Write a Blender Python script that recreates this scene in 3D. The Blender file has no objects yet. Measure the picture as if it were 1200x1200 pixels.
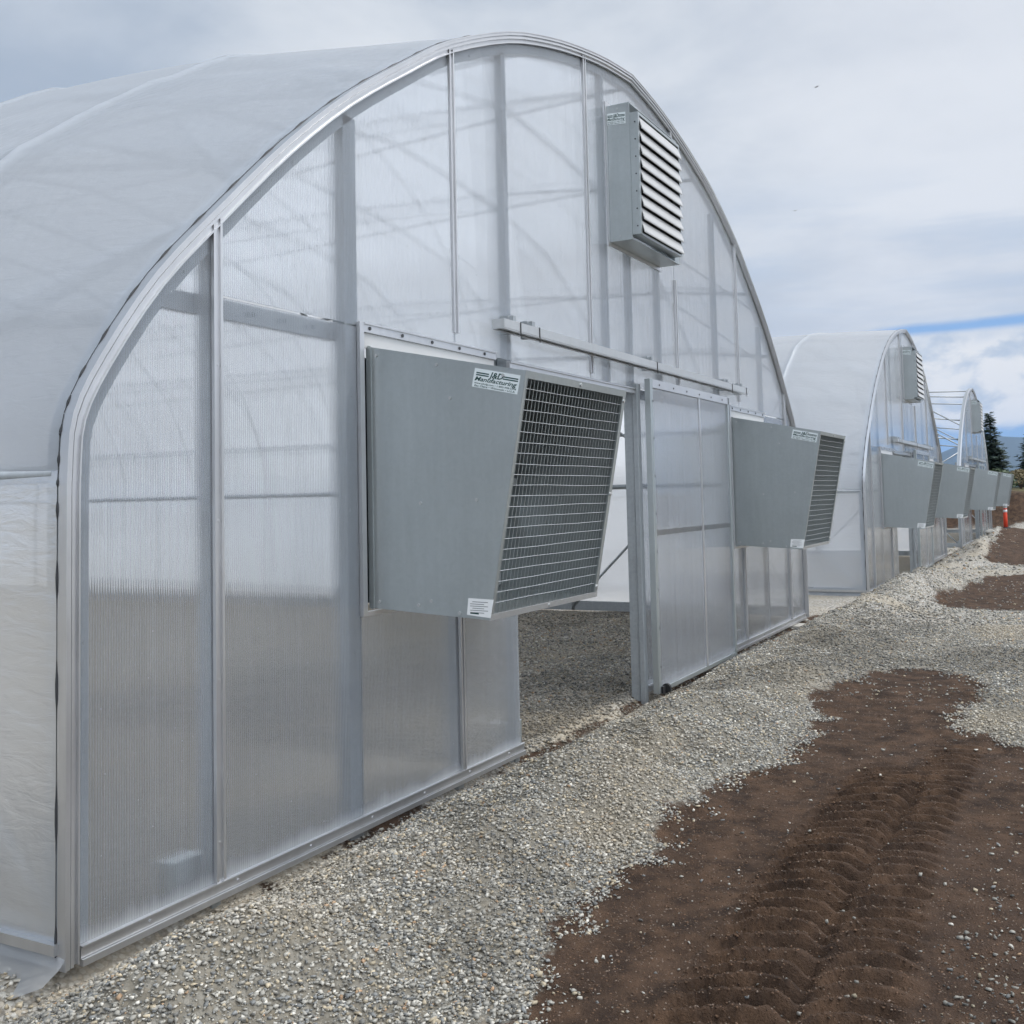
import bpy, bmesh, math, random
import numpy as np
from mathutils import Vector, Matrix

random.seed(7)
RNG = np.random.default_rng(11)
scene = bpy.context.scene
COL = scene.collection
rad = math.radians

# ------------------------------------------------------------------ camera
cam_data = bpy.data.cameras.new("camera")
cam = bpy.data.objects.new("camera", cam_data)
COL.objects.link(cam)
right = Vector((0.471981, -0.881332, -0.022097))
down = Vector((0.042971, 0.048033, -0.997921))
fwd = Vector((0.880561, 0.470050, 0.060543))
rot = Matrix((right, -down, -fwd)).transposed()
CAM = Vector((-7.759, -3.019, 1.504))
cam.matrix_world = Matrix.Translation(CAM) @ rot.to_4x4()
cam_data.sensor_width = 36.0
cam_data.lens = 37.5
cam_data.shift_y = -0.0767
cam_data.clip_start = 0.05
cam_data.clip_end = 20000.0
scene.camera = cam

# ------------------------------------------------------------------ world
SUN_EL, SUN_AZ = 50.0, -38.0          # azimuth measured from +X towards +Y
world = bpy.data.worlds.new("World")
scene.world = world
world.use_nodes = True
wt = world.node_tree
wt.nodes.clear()


class NT:
    """tiny helper to write node trees tersely"""
    def __init__(self, tree):
        self.t = tree

    def n(self, typ, ins=None, **props):
        nd = self.t.nodes.new(typ)
        for k, v in props.items():
            setattr(nd, k, v)
        for k, v in (ins or {}).items():
            s = nd.inputs[k]
            if isinstance(v, bpy.types.NodeSocket):
                self.t.links.new(v, s)
            elif isinstance(v, bpy.types.Node):
                self.t.links.new(v.outputs[0], s)
            else:
                s.default_value = v
        return nd

    def m(self, op, a, b=None, c=None, clamp=False):
        ins = {0: a}
        if b is not None:
            ins[1] = b
        if c is not None:
            ins[2] = c
        return self.n('ShaderNodeMath', ins, operation=op, use_clamp=clamp).outputs[0]

    def ramp(self, v, a, b, lo=0.0, hi=1.0, smooth=True):
        return self.n('ShaderNodeMapRange', {0: v, 1: a, 2: b, 3: lo, 4: hi},
                      interpolation_type='SMOOTHSTEP' if smooth else 'LINEAR').outputs[0]

    def mix(self, f, a, b):
        nd = self.t.nodes.new('ShaderNodeMix')
        nd.data_type = 'RGBA'
        for s, v in ((nd.inputs[0], f), (nd.inputs[6], a), (nd.inputs[7], b)):
            if isinstance(v, bpy.types.NodeSocket):
                self.t.links.new(v, s)
            elif isinstance(v, (tuple, list)):
                s.default_value = tuple(v) if len(v) == 4 else (*v, 1.0)
            else:
                s.default_value = v
        return nd.outputs[2]

    def noise(self, vec, scale, detail=4.0, rough=0.55, dist=0.0):
        ins = {'Scale': scale, 'Detail': detail, 'Roughness': rough, 'Distortion': dist}
        if vec is not None:
            ins['Vector'] = vec
        return self.n('ShaderNodeTexNoise', ins).outputs[0]


w = NT(wt)
sky = w.n('ShaderNodeTexSky', sky_type='NISHITA', sun_disc=False,
          sun_elevation=rad(SUN_EL), sun_rotation=rad(90.0 - SUN_AZ), altitude=200.0, air_density=1.0, dust_density=0.6)
tc = w.n('ShaderNodeTexCoord')
dirv = tc.outputs['Generated']
sx = w.n('ShaderNodeSeparateXYZ', {0: dirv})
X_, Y_, Z_ = sx.outputs
az = w.n('ShaderNodeMath', {0: Y_, 1: X_}, operation='ARCTAN2').outputs[0]      # radians from +X
zp = w.m('ADD', w.m('MAXIMUM', Z_, 0.0), 0.16)
flat = w.n('ShaderNodeCombineXYZ', {0: w.m('DIVIDE', X_, zp), 1: w.m('DIVIDE', Y_, zp), 2: 0.0})
n1 = w.noise(flat, 0.75, 5.0, 0.5, 0.4)
n2 = w.noise(flat, 2.2, 6.0, 0.58, 0.2)
streak = w.n('ShaderNodeCombineXYZ', {0: w.m('MULTIPLY', az, 3.0), 1: w.m('MULTIPLY', Z_, 22.0), 2: 0.0})
n3 = w.noise(streak, 1.0, 5.0, 0.55, 0.3)
puff = w.n('ShaderNodeCombineXYZ', {0: w.m('MULTIPLY', az, 1.0), 1: w.m('MULTIPLY', Z_, 1.7), 2: 3.3})
n4 = w.noise(puff, 17.0, 7.0, 0.55, 0.25)
# overcast deck: grey-blue to near white
deck = w.mix(w.ramp(w.m('ADD', w.m('MULTIPLY', n1, 0.65), w.m('MULTIPLY', n2, 0.35)), 0.38, 0.60),
             (4.5, 5.2, 6.2), (7.7, 8.1, 8.6))
deck = w.mix(w.ramp(az, 0.55, 1.1, 0.0, 0.55), deck, (3.7, 4.5, 5.7))
deck = w.mix(w.m('MULTIPLY', w.ramp(az, 0.5, 0.05), 0.6), deck, (8.0, 8.3, 8.9))
# streaky layer between 8 and 14 degrees
deck = w.mix(w.m('MULTIPLY', w.ramp(n3, 0.42, 0.62), w.m('MULTIPLY', w.ramp(Z_, 0.30, 0.2), 0.75)), deck, (5.3, 6.2, 7.5))
# bright cumulus low in the sky
cum = w.mix(w.ramp(n4, 0.40, 0.56), (5.6, 6.4, 7.5), (9.0, 9.0, 9.0))
low = w.ramp(w.m('ADD', Z_, w.m('MULTIPLY', w.m('SUBTRACT', n4, 0.5), 0.05)), 0.150, 0.118)
clouds = w.mix(low, deck, cum)
# blue gaps
gapz = w.m('ADD', w.m('MULTIPLY', w.m('SUBTRACT', n3, 0.5), 0.03), w.m('ADD', 0.139, w.m('MULTIPLY', w.m('SUBTRACT', az, 0.09), -0.015)))
gd = w.m('ABSOLUTE', w.m('SUBTRACT', Z_, gapz))
gap = w.m('MULTIPLY', w.ramp(gd, 0.009, 0.0005),
          w.m('MULTIPLY', w.ramp(az, 0.185, 0.130), w.ramp(az, -0.25, 0.03)))
lowedge = w.m('ADD', Z_, w.m('MULTIPLY', w.m('SUBTRACT', n4, 0.5), 0.05))
lowblue = w.m('MULTIPLY', w.ramp(lowedge, 0.066, 0.050), w.ramp(w.m('ABSOLUTE', az), 0.6, 0.3))
wisps = w.m('MULTIPLY', w.ramp(n3, 0.50, 0.66), 0.55)
lowblue = w.m('MULTIPLY', lowblue, w.m('SUBTRACT', 1.0, wisps))
blue = w.m('MAXIMUM', w.m('MULTIPLY', gap, 0.85), w.m('MULTIPLY', lowblue, 0.95))
skyblue = w.mix(0.8, sky.outputs[0], (1.5, 3.9, 8.2))
gaz, gel = rad(-105.0), rad(48.0)                                   # extra cloud brightness added behind the camera, unseen, to light the scene
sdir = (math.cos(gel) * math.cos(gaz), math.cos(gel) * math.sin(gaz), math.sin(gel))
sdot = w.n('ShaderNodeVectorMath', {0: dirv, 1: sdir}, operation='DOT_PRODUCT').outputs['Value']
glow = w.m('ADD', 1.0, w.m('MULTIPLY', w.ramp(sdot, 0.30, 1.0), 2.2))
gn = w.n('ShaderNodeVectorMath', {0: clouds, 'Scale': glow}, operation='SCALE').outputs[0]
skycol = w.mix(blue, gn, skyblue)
skycol = w.mix(w.ramp(Z_, 0.0, -0.03), skycol, (2.0, 2.0, 1.9))
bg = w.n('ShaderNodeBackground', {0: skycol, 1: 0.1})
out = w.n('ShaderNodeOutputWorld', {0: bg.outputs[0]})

# ------------------------------------------------------------------ sun and exposure
sun_d = bpy.data.lights.new("sun", 'SUN')
sun_d.energy = 1.5
sun_d.angle = rad(10.0)
sun_d.color = (1.0, 0.96, 0.9)
sun = bpy.data.objects.new("sun", sun_d)
COL.objects.link(sun)
sv = Vector((math.cos(rad(SUN_EL)) * math.cos(rad(SUN_AZ)), math.cos(rad(SUN_EL)) * math.sin(rad(SUN_AZ)), math.sin(rad(SUN_EL))))
sun.rotation_euler = sv.to_track_quat('Z', 'Y').to_euler()
vs = scene.view_settings
scene.display_settings.display_device = 'sRGB'
vs.view_transform = 'Standard'
vs.look = 'None'
vs.gamma = 1.0
vs.exposure = 0.0
cy = scene.cycles
cy.max_bounces = 9
cy.transmission_bounces = 7
cy.transparent_max_bounces = 16
cy.diffuse_bounces = 4
cy.glossy_bounces = 4
cy.volume_bounces = 0
cy.use_denoising = True
cy.sample_clamp_indirect = 6.0


# ------------------------------------------------------------------ materials
def mat(name):
    m_ = bpy.data.materials.new(name)
    m_.use_nodes = True
    m_.node_tree.nodes.clear()
    return m_, NT(m_.node_tree)


def finish(m_, t, shader):
    t.n('ShaderNodeOutputMaterial', {0: shader})
    return m_


def simple(name, col, rough=0.6, metal=0.0, vary=0.15, scale=14.0, bump=0.0, bscale=60.0, spec=0.5):
    m_, t = mat(name)
    o = t.n('ShaderNodeTexCoord').outputs['Object']
    nz = t.noise(o, scale, 5.0, 0.6)
    c = t.mix(nz, tuple(v * (1 - vary) for v in col), tuple(min(1, v * (1 + vary)) for v in col))
    ins = {'Base Color': c, 'Roughness': t.ramp(nz, 0.3, 0.7, max(0.02, rough - 0.08), min(1, rough + 0.08)), 'Metallic': metal,
           'Specular IOR Level': spec}
    if bump:
        b = t.n('ShaderNodeBump', {'Strength': bump, 'Distance': 0.01, 'Height': t.noise(o, bscale, 4.0, 0.6)})
        ins['Normal'] = b.outputs[0]
    p = t.n('ShaderNodeBsdfPrincipled', ins)
    return finish(m_, t, p.outputs[0])


def galvanised(name, col, rough, metal, streak=0.1, spangle=0.25):
    m_, t = mat(name)
    o = t.n('ShaderNodeTexCoord').outputs['Object']
    v = t.n('ShaderNodeTexVoronoi', {'Vector': o, 'Scale': 55.0})
    sp = t.noise(o, 3.0, 5.0, 0.6)
    mp = t.n('ShaderNodeMapping', {0: o, 3: (9.0, 9.0, 0.8)})
    st = t.noise(mp.outputs[0], 3.0, 4.0, 0.6)
    f = t.m('ADD', t.m('ADD', t.m('MULTIPLY', v.outputs[1], spangle), (0.25 - spangle) * 0.5), t.m('ADD', t.m('MULTIPLY', sp, 0.45), t.m('MULTIPLY', st, 0.3)))
    c = t.mix(t.ramp(f, 0.25, 0.75), tuple(x * (1 - streak) for x in col), tuple(min(1, x * (1 + streak)) for x in col))
    b = t.n('ShaderNodeBump', {'Strength': 0.22, 'Distance': 0.02, 'Height': t.noise(o, 1.8, 3.0, 0.45)})
    p = t.n('ShaderNodeBsdfPrincipled', {'Base Color': c, 'Metallic': metal, 'Normal': b.outputs[0],
                                         'Roughness': t.ramp(f, 0.2, 0.8, rough - 0.015, rough + 0.015)})
    return finish(m_, t, p.outputs[0])


M = {}
M['galv'] = galvanised('galvanised_steel', (0.42, 0.455, 0.46), 0.33, 0.72, 0.09, 0.10)
M['post'] = galvanised('weathered_galvanised', (0.34, 0.365, 0.38), 0.42, 0.55)
M['alu'] = galvanised('aluminium_trim', (0.58, 0.585, 0.595), 0.30, 0.78, 0.10, 0.0)
M['bright'] = galvanised('bright_zinc', (0.50, 0.51, 0.51), 0.34, 0.6, 0.08, 0.12)
M['wire'] = simple('guard_wire', (0.52, 0.54, 0.55), 0.35, 0.6, 0.1)
M['dark'] = simple('dark_fan_interior', (0.03, 0.032, 0.035), 0.6)
M['blade'] = simple('fan_blade_steel', (0.6, 0.63, 0.64), 0.4, 0.3)
M['motor'] = simple('motor_enamel', (0.055, 0.06, 0.063), 0.5)
M['slat'] = simple('white_shutter_slat', (0.50, 0.50, 0.495), 0.4, 0.15, 0.05)
M['label'] = simple('printed_label_film', (0.72, 0.78, 0.79), 0.35, 0.0, 0.03)
M['paper'] = simple('white_label_paper', (0.78, 0.8, 0.8), 0.4, 0.0, 0.03)
M['ink'] = simple('dark_green_ink', (0.012, 0.06, 0.055), 0.5, 0.0, 0.1)
M['grey_ink'] = simple('grey_ink', (0.12, 0.13, 0.14), 0.6, 0.0, 0.1)
M['casing'] = simple('motor_casing_paint', (0.36, 0.38, 0.38), 0.45)
M['rubber'] = simple('black_rubber', (0.012, 0.012, 0.013), 0.6)
M['concrete'] = simple('concrete', (0.38, 0.36, 0.32), 0.85, 0.0, 0.2, 9.0, 0.3)
M['orange'] = simple('orange_plastic', (0.75, 0.07, 0.03), 0.45, 0.0, 0.06)
M['reflect'] = simple('white_reflective_band', (0.8, 0.8, 0.8), 0.35, 0.0, 0.04)
M['bark'] = simple('bark', (0.06, 0.045, 0.035), 0.9, 0.0, 0.3, 8.0, 0.6, 20.0)
M['bird'] = simple('dark_feathers', (0.03, 0.028, 0.026), 0.8)
M['shrub'] = simple('shrub_leaves', (0.05, 0.075, 0.03), 0.7, 0.0, 0.4, 3.0)
M['drygrass'] = simple('dry_grass', (0.20, 0.16, 0.085), 0.85, 0.0, 0.3, 3.0)


def needle_mat():
    m_, t = mat('spruce_needles')
    g = t.n('ShaderNodeNewGeometry')
    c = t.mix(g.outputs['Random Per Island'], (0.012, 0.028, 0.018), (0.045, 0.075, 0.05))
    p = t.n('ShaderNodeBsdfPrincipled', {'Base Color': c, 'Roughness': 0.7})
    return finish(m_, t, p.outputs[0])


M['needle'] = needle_mat()


def poly_mat():
    """twin wall polycarbonate: vertical flutes, milky, glossy skin, blurred view through it"""
    m_, t = mat('twin_wall_polycarbonate')
    o = t.n('ShaderNodeTexCoord').outputs['Object']
    s = t.n('ShaderNodeSeparateXYZ', {0: o})
    x, y, z = s.outputs
    rib = t.m('SINE', t.m('MULTIPLY', x, 2 * math.pi / 0.0115))
    wv = t.n('ShaderNodeCombineXYZ', {0: t.m('MULTIPLY', x, 26.0), 1: 0.0, 2: t.m('MULTIPLY', z, 0.35)})
    irr = t.noise(wv.outputs[0], 1.0, 3.0, 0.6)
    wob = t.n('ShaderNodeCombineXYZ', {0: t.m('MULTIPLY', x, 2.2), 1: 0.0, 2: t.m('MULTIPLY', z, 1.4)})
    slow = t.noise(wob.outputs[0], 1.0, 3.0, 0.5)
    hgt = t.m('ADD', t.m('MULTIPLY', rib, 0.0011), t.m('MULTIPLY', irr, 0.0085))
    bump = t.n('ShaderNodeBump', {'Strength': 1.0, 'Distance': 1.0, 'Height': hgt})
    hg2 = t.m('ADD', t.m('MULTIPLY', rib, 0.00010), t.m('ADD', t.m('MULTIPLY', irr, 0.0008), t.m('MULTIPLY', slow, 0.006)))
    bump2 = t.n('ShaderNodeBump', {'Strength': 1.0, 'Distance': 1.0, 'Height': hg2})
    refr = t.n('ShaderNodeBsdfRefraction', {'Color': (0.93, 0.95, 0.97, 1), 'Roughness': 0.085, 'IOR': 1.12, 'Normal': bump.outputs[0]})
    tran = t.n('ShaderNodeBsdfTransparent', {'Color': (0.93, 0.95, 0.97, 1)})
    thru = t.n('ShaderNodeMixShader', {0: 0.16, 1: refr.outputs[0], 2: tran.outputs[0]})
    # milky part; whiter along each flute wall and where dust has been splashed up from the ground
    tl = t.n('ShaderNodeBsdfTranslucent', {0: (0.76, 0.80, 0.86, 1)})
    df = t.n('ShaderNodeBsdfDiffuse', {0: (0.74, 0.765, 0.80, 1)})
    milk = t.n('ShaderNodeMixShader', {0: 0.45, 1: tl.outputs[0], 2: df.outputs[0]})
    dust_n = t.n('ShaderNodeCombineXYZ', {0: t.m('MULTIPLY', x, 5.0), 1: 0.0, 2: 0.0})
    dn = t.noise(dust_n.outputs[0], 1.0, 3.0, 0.6)
    dust = t.m('MULTIPLY', t.ramp(z, t.m('ADD', 0.05, t.m('MULTIPLY', dn, 0.16)), 0.02), 0.42)
    ribm = t.m('MULTIPLY', t.ramp(rib, 0.45, 1.0), 0.13)
    speck = t.m('MULTIPLY', t.ramp(t.noise(o, 55.0, 2.0, 0.5), 0.71, 0.76), 0.35)
    mf = t.m('ADD', t.m('ADD', 0.235, t.m('MULTIPLY', t.m('SUBTRACT', irr, 0.5), 0.16)), t.m('ADD', dust, t.m('ADD', ribm, speck)), clamp=True)
    body = t.n('ShaderNodeMixShader', {0: mf, 1: thru.outputs[0], 2: milk.outputs[0]})
    gl = t.n('ShaderNodeBsdfGlossy', {0: (1, 1, 1, 1), 'Roughness': 0.06, 'Normal': bump2.outputs[0]})
    fr = t.n('ShaderNodeFresnel', {'IOR': 1.5, 'Normal': bump2.outputs[0]})
    sh = t.n('ShaderNodeMixShader', {0: t.m('MINIMUM', fr.outputs[0], 0.6), 1: body.outputs[0], 2: gl.outputs[0]})
    return finish(m_, t, sh.outputs[0])


def poly_back_mat():
    """inner skin of the twin wall sheet: clear"""
    m_, t = mat('polycarbonate_inner_skin')
    refr = t.n('ShaderNodeBsdfRefraction', {'Color': (0.96, 0.97, 0.98, 1), 'Roughness': 0.0, 'IOR': 1.12})
    tran = t.n('ShaderNodeBsdfTransparent', {'Color': (0.97, 0.98, 0.99, 1)})
    return finish(m_, t, t.n('ShaderNodeMixShader', {0: 0.24, 1: refr.outputs[0], 2: tran.outputs[0]}).outputs[0])


def film_mat(name, milk_amt, seed):
    m_, t = mat(name)
    o = t.n('ShaderNodeTexCoord').outputs['Object']
    mp = t.n('ShaderNodeMapping', {0: o, 1: (seed, 0, 0)})
    n_a = t.noise(mp.outputs[0], 1.1, 4.0, 0.55, 0.4)
    wr = t.n('ShaderNodeMapping', {0: o, 2: (0.5, 0.3, 0.4), 3: (1.0, 3.0, 14.0)})
    n_b = t.noise(wr.outputs[0], 1.6, 5.0, 0.6, 0.6)
    n_c = t.noise(o, 90.0, 2.0, 0.5)
    h = t.m('ADD', t.m('MULTIPLY', n_a, 0.045), t.m('ADD', t.m('MULTIPLY', n_b, 0.0055), t.m('MULTIPLY', n_c, 0.0004)))
    bump = t.n('ShaderNodeBump', {'Strength': 0.55, 'Distance': 1.0, 'Height': h})
    tl = t.n('ShaderNodeBsdfTranslucent', {0: (0.93, 0.95, 0.98, 1), 'Normal': bump.outputs[0]})
    df = t.n('ShaderNodeBsdfDiffuse', {0: (0.71, 0.75, 0.80, 1), 'Normal': bump.outputs[0]})
    milk = t.n('ShaderNodeMixShader', {0: 0.33, 1: tl.outputs[0], 2: df.outputs[0]})
    tr = t.n('ShaderNodeBsdfTransparent', {0: (0.95, 0.96, 0.97, 1)})
    body = t.n('ShaderNodeMixShader', {0: t.m('ADD', milk_amt - 0.06, t.m('MULTIPLY', n_a, 0.12), clamp=True), 1: tr.outputs[0], 2: milk.outputs[0]})
    gl = t.n('ShaderNodeBsdfGlossy', {0: (1, 1, 1, 1), 'Roughness': 0.22, 'Normal': bump.outputs[0]})
    fr = t.n('ShaderNodeFresnel', {'IOR': 1.38, 'Normal': bump.outputs[0]})
    sh = t.n('ShaderNodeMixShader', {0: t.m('MINIMUM', fr.outputs[0], 0.45), 1: body.outputs[0], 2: gl.outputs[0]})
    return finish(m_, t, sh.outputs[0])


M['poly'] = poly_mat()
M['poly_back'] = poly_back_mat()
M['film'] = film_mat('milky_greenhouse_film', 0.945, 0.0)
M['sidefilm'] = film_mat('sidewall_film', 0.68, 7.0)
M['looseplastic'] = film_mat('loose_clear_plastic', 0.5, 3.0)


def ground_mat():
    m_, t = mat('gravel_and_soil')
    o = t.n('ShaderNodeTexCoord').outputs['Object']
    a = t.n('ShaderNodeAttribute', attribute_name='dirt').outputs['Fac']
    du = t.n('ShaderNodeAttribute', attribute_name='dust').outputs['Fac']
    gr = t.n('ShaderNodeAttribute', attribute_name='green').outputs['Fac']
    big = t.noise(o, 0.9, 5.0, 0.6, 0.3)
    mid = t.noise(o, 6.0, 5.0, 0.65)
    fine = t.noise(o, 45.0, 4.0, 0.65)
    v = t.n('ShaderNodeTexVoronoi', {'Vector': o, 'Scale': 46.0, 'Randomness': 1.0})
    v2 = t.n('ShaderNodeTexVoronoi', {'Vector': o, 'Scale': 17.0, 'Randomness': 1.0})
    vc = t.n('ShaderNodeSeparateColor', {0: v.outputs[1]})
    stone = t.mix(vc.outputs[0], (0.20, 0.19, 0.17), (0.54, 0.525, 0.48))
    stone = t.mix(t.ramp(vc.outputs[1], 0.55, 1.0, 0.0, 0.7), stone, (0.40, 0.33, 0.24))
    # matrix between stones
    edge = t.ramp(v.outputs[0], 0.45, 0.75)
    grav = t.mix(t.m('MULTIPLY', edge, 0.7), stone, (0.09, 0.078, 0.062))
    grav = t.mix(t.m('MULTIPLY', t.ramp(big, 0.4, 0.7), 0.35), grav, (0.30, 0.265, 0.205))
    grav = t.mix(t.m('MULTIPLY', du, 0.75), grav, (0.40, 0.345, 0.26))
    un = t.n('ShaderNodeAttribute', attribute_name='fines').outputs['Fac']
    grav = t.mix(t.m('MULTIPLY', un, 0.72), grav, (0.15, 0.135, 0.105))
    soil = t.mix(t.ramp(mid, 0.3, 0.75), (0.030, 0.0175, 0.011), (0.122, 0.072, 0.043))
    soil = t.mix(t.m('MULTIPLY', t.ramp(big, 0.45, 0.7), 0.5), soil, (0.085, 0.053, 0.036))
    soil = t.mix(t.m('MULTIPLY', t.ramp(fine, 0.62, 0.8), 0.45), soil, (0.19, 0.145, 0.11))
    f = t.ramp(t.m('ADD', a, t.m('MULTIPLY', t.m('SUBTRACT', t.m('ADD', t.m('MULTIPLY', mid, 0.5), t.m('MULTIPLY', fine, 0.5)), 0.5), 0.9)), 0.38, 0.62)
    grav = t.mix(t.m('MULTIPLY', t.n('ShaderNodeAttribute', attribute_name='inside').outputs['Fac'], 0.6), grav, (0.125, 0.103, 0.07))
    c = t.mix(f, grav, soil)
    gcol = t.mix(mid, (0.06, 0.07, 0.025), (0.20, 0.165, 0.085))
    c = t.mix(gr, c, gcol)
    h = t.m('ADD', t.m('MULTIPLY', t.m('SUBTRACT', 1.0, v.outputs[0]), t.m('MULTIPLY', t.m('SUBTRACT', 1.0, f), 0.010)),
            t.m('ADD', t.m('MULTIPLY', fine, 0.012), t.m('MULTIPLY', mid, 0.03)))
    b = t.n('ShaderNodeBump', {'Strength': 0.9, 'Distance': 1.0, 'Height': t.m('ADD', h, t.m('MULTIPLY', t.noise(o, 130.0, 3.0, 0.7), t.m('MULTIPLY', f, 0.020)))})
    p = t.n('ShaderNodeBsdfPrincipled', {'Base Color': c, 'Roughness': 0.92, 'Specular IOR Level': 0.25, 'Normal': b.outputs[0]})
    return finish(m_, t, p.outputs[0])


def stone_mat():
    m_, t = mat('crushed_stone')
    o = t.n('ShaderNodeTexCoord').outputs['Object']
    a = t.n('ShaderNodeAttribute', attribute_name='tint').outputs['Color']
    nz = t.noise(o, 120.0, 3.0, 0.6)
    c = t.n('ShaderNodeMix', data_type='RGBA', blend_type='MULTIPLY')
    c.inputs[0].default_value = 1.0
    t.t.links.new(a, c.inputs[6])
    t.t.links.new(t.mix(nz, (0.72, 0.71, 0.69), (1.15, 1.15, 1.15)), c.inputs[7])
    p = t.n('ShaderNodeBsdfPrincipled', {'Base Color': c.outputs[2], 'Roughness': 0.85, 'Specular IOR Level': 0.3})
    return finish(m_, t, p.outputs[0])


def mountain_mat():
    m_, t = mat('forested_mountain')
    o = t.n('ShaderNodeTexCoord').outputs['Object']
    nz = t.noise(o, 0.004, 6.0, 0.6)
    c = t.mix(nz, (0.02, 0.035, 0.03), (0.06, 0.075, 0.06))
    p = t.n('ShaderNodeBsdfPrincipled', {'Base Color': c, 'Roughness': 0.95})
    return finish(m_, t, p.outputs[0])


M['ground'] = ground_mat()
M['stone'] = stone_mat()
M['mountain'] = mountain_mat()


# ------------------------------------------------------------------ mesh helpers
class MB:
    """collects shapes and links them as one mesh object"""
    def __init__(self):
        self.v, self.f, self.mi = [], [], []

    def add(self, vs_, fs_, mi=0):
        b = len(self.v)
        self.v += [tuple(p) for p in vs_]
        self.f += [tuple(i + b for i in q) for q in fs_]
        self.mi += [mi] * len(fs_)
        return self

    def box(self, lo, hi, mi=0):
        (x0, y0, z0), (x1, y1, z1) = lo, hi
        return self.add([(x0, y0, z0), (x1, y0, z0), (x1, y1, z0), (x0, y1, z0), (x0, y0, z1), (x1, y0, z1), (x1, y1, z1), (x0, y1, z1)],
                        [(0, 3, 2, 1), (4, 5, 6, 7), (0, 1, 5, 4), (1, 2, 6, 5), (2, 3, 7, 6), (3, 0, 4, 7)], mi)

    def prism(self, poly, axis, a, b, mi=0):
        """poly = 2D outline in the other two axes, pushed from a to b along axis"""
        n = len(poly)

        def p3(q, t):
            return (t, q[0], q[1]) if axis == 0 else (q[0], t, q[1]) if axis == 1 else (q[0], q[1], t)
        vs_ = [p3(q, a) for q in poly] + [p3(q, b) for q in poly]
        fs_ = [tuple(range(n - 1, -1, -1)), tuple(range(n, 2 * n))]
        fs_ += [(i, (i + 1) % n, n + (i + 1) % n, n + i) for i in range(n)]
        return self.add(vs_, fs_, mi)

    def bar(self, p, q, w_, h_=None, mi=0, up=(0, 0, 1)):
        """rectangular bar from p to q"""
        h_ = h_ or w_
        p, q = Vector(p), Vector(q)
        d = (q - p).normalized()
        u = Vector(up)
        if abs(d.dot(u)) > 0.98:
            u = Vector((0, 1, 0))
        s = d.cross(u).normalized()
        u = s.cross(d).normalized()
        vs_ = []
        for c in (p, q):
            for a, b in ((-1, -1), (1, -1), (1, 1), (-1, 1)):
                vs_.append(c + s * a * w_ / 2 + u * b * h_ / 2)
        return self.add(vs_, [(3, 2, 1, 0), (4, 5, 6, 7), (0, 1, 5, 4), (1, 2, 6, 5), (2, 3, 7, 6), (3, 0, 4, 7)], mi)

    def tube(self, pts, r, seg=10, mi=0, caps=True):
        pts = [Vector(p) for p in pts]
        rs = r if isinstance(r, (list, tuple)) else [r] * len(pts)
        rings = []
        prev = None
        for i, p in enumerate(pts):
            d = (pts[min(i + 1, len(pts) - 1)] - pts[max(i - 1, 0)]).normalized()
            if prev is None:
                prev = d.orthogonal().normalized()
            u = (prev - d * prev.dot(d)).normalized()
            prev = u
            s = d.cross(u)
            rings.append([p + (u * math.cos(2 * math.pi * k / seg) + s * math.sin(2 * math.pi * k / seg)) * rs[i] for k in range(seg)])
        vs_ = [v for r_ in rings for v in r_]
        fs_ = []
        for i in range(len(pts) - 1):
            for k in range(seg):
                k2 = (k + 1) % seg
                fs_.append((i * seg + k, i * seg + k2, (i + 1) * seg + k2, (i + 1) * seg + k))
        if caps:
            fs_.append(tuple(range(seg - 1, -1, -1)))
            fs_.append(tuple((len(pts) - 1) * seg + k for k in range(seg)))
        return self.add(vs_, fs_, mi)

    def disc(self, c, n, r, h, seg=10, mi=0):
        c, n = Vector(c), Vector(n).normalized()
        return self.tube([c, c + n * h], r, seg, mi)

    def build(self, name, mats, parent=None, smooth=False, bevel=0.0):
        me = bpy.data.meshes.new(name)
        me.from_pydata(self.v, [], self.f)
        mats = mats if isinstance(mats, (list, tuple)) else [mats]
        for m_ in mats:
            me.materials.append(M[m_] if isinstance(m_, str) else m_)
        me.polygons.foreach_set('material_index', self.mi)
        if smooth:
            me.polygons.foreach_set('use_smooth', [True] * len(self.f))
        bm = bmesh.new()
        bm.from_mesh(me)
        bmesh.ops.recalc_face_normals(bm, faces=bm.faces)
        bm.to_mesh(me)
        bm.free()
        me.update()
        ob = bpy.data.objects.new(name, me)
        COL.objects.link(ob)
        if parent is not None:
            ob.parent = parent
        if bevel:
            md = ob.modifiers.new('bevel', 'BEVEL')
            md.width = bevel
            md.segments = 2
            md.limit_method = 'ANGLE'
        return ob


def tag(o, label=None, cat=None, group=None, kind=None):
    for k, v in (('label', label), ('category', cat), ('group', group), ('kind', kind)):
        if v:
            o[k] = v
    return o


def empty(name, loc):
    o = bpy.data.objects.new(name, None)
    o.empty_display_size = 0.3
    o.location = loc
    COL.objects.link(o)
    return o


def copy_tree(o, parent=None, skip=()):
    c = o.copy()
    COL.objects.link(c)
    c.parent = parent
    for ch in list(o.children):
        if ch.name.split('.')[0] not in skip:
            copy_tree(ch, c, skip)
    return c


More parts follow.
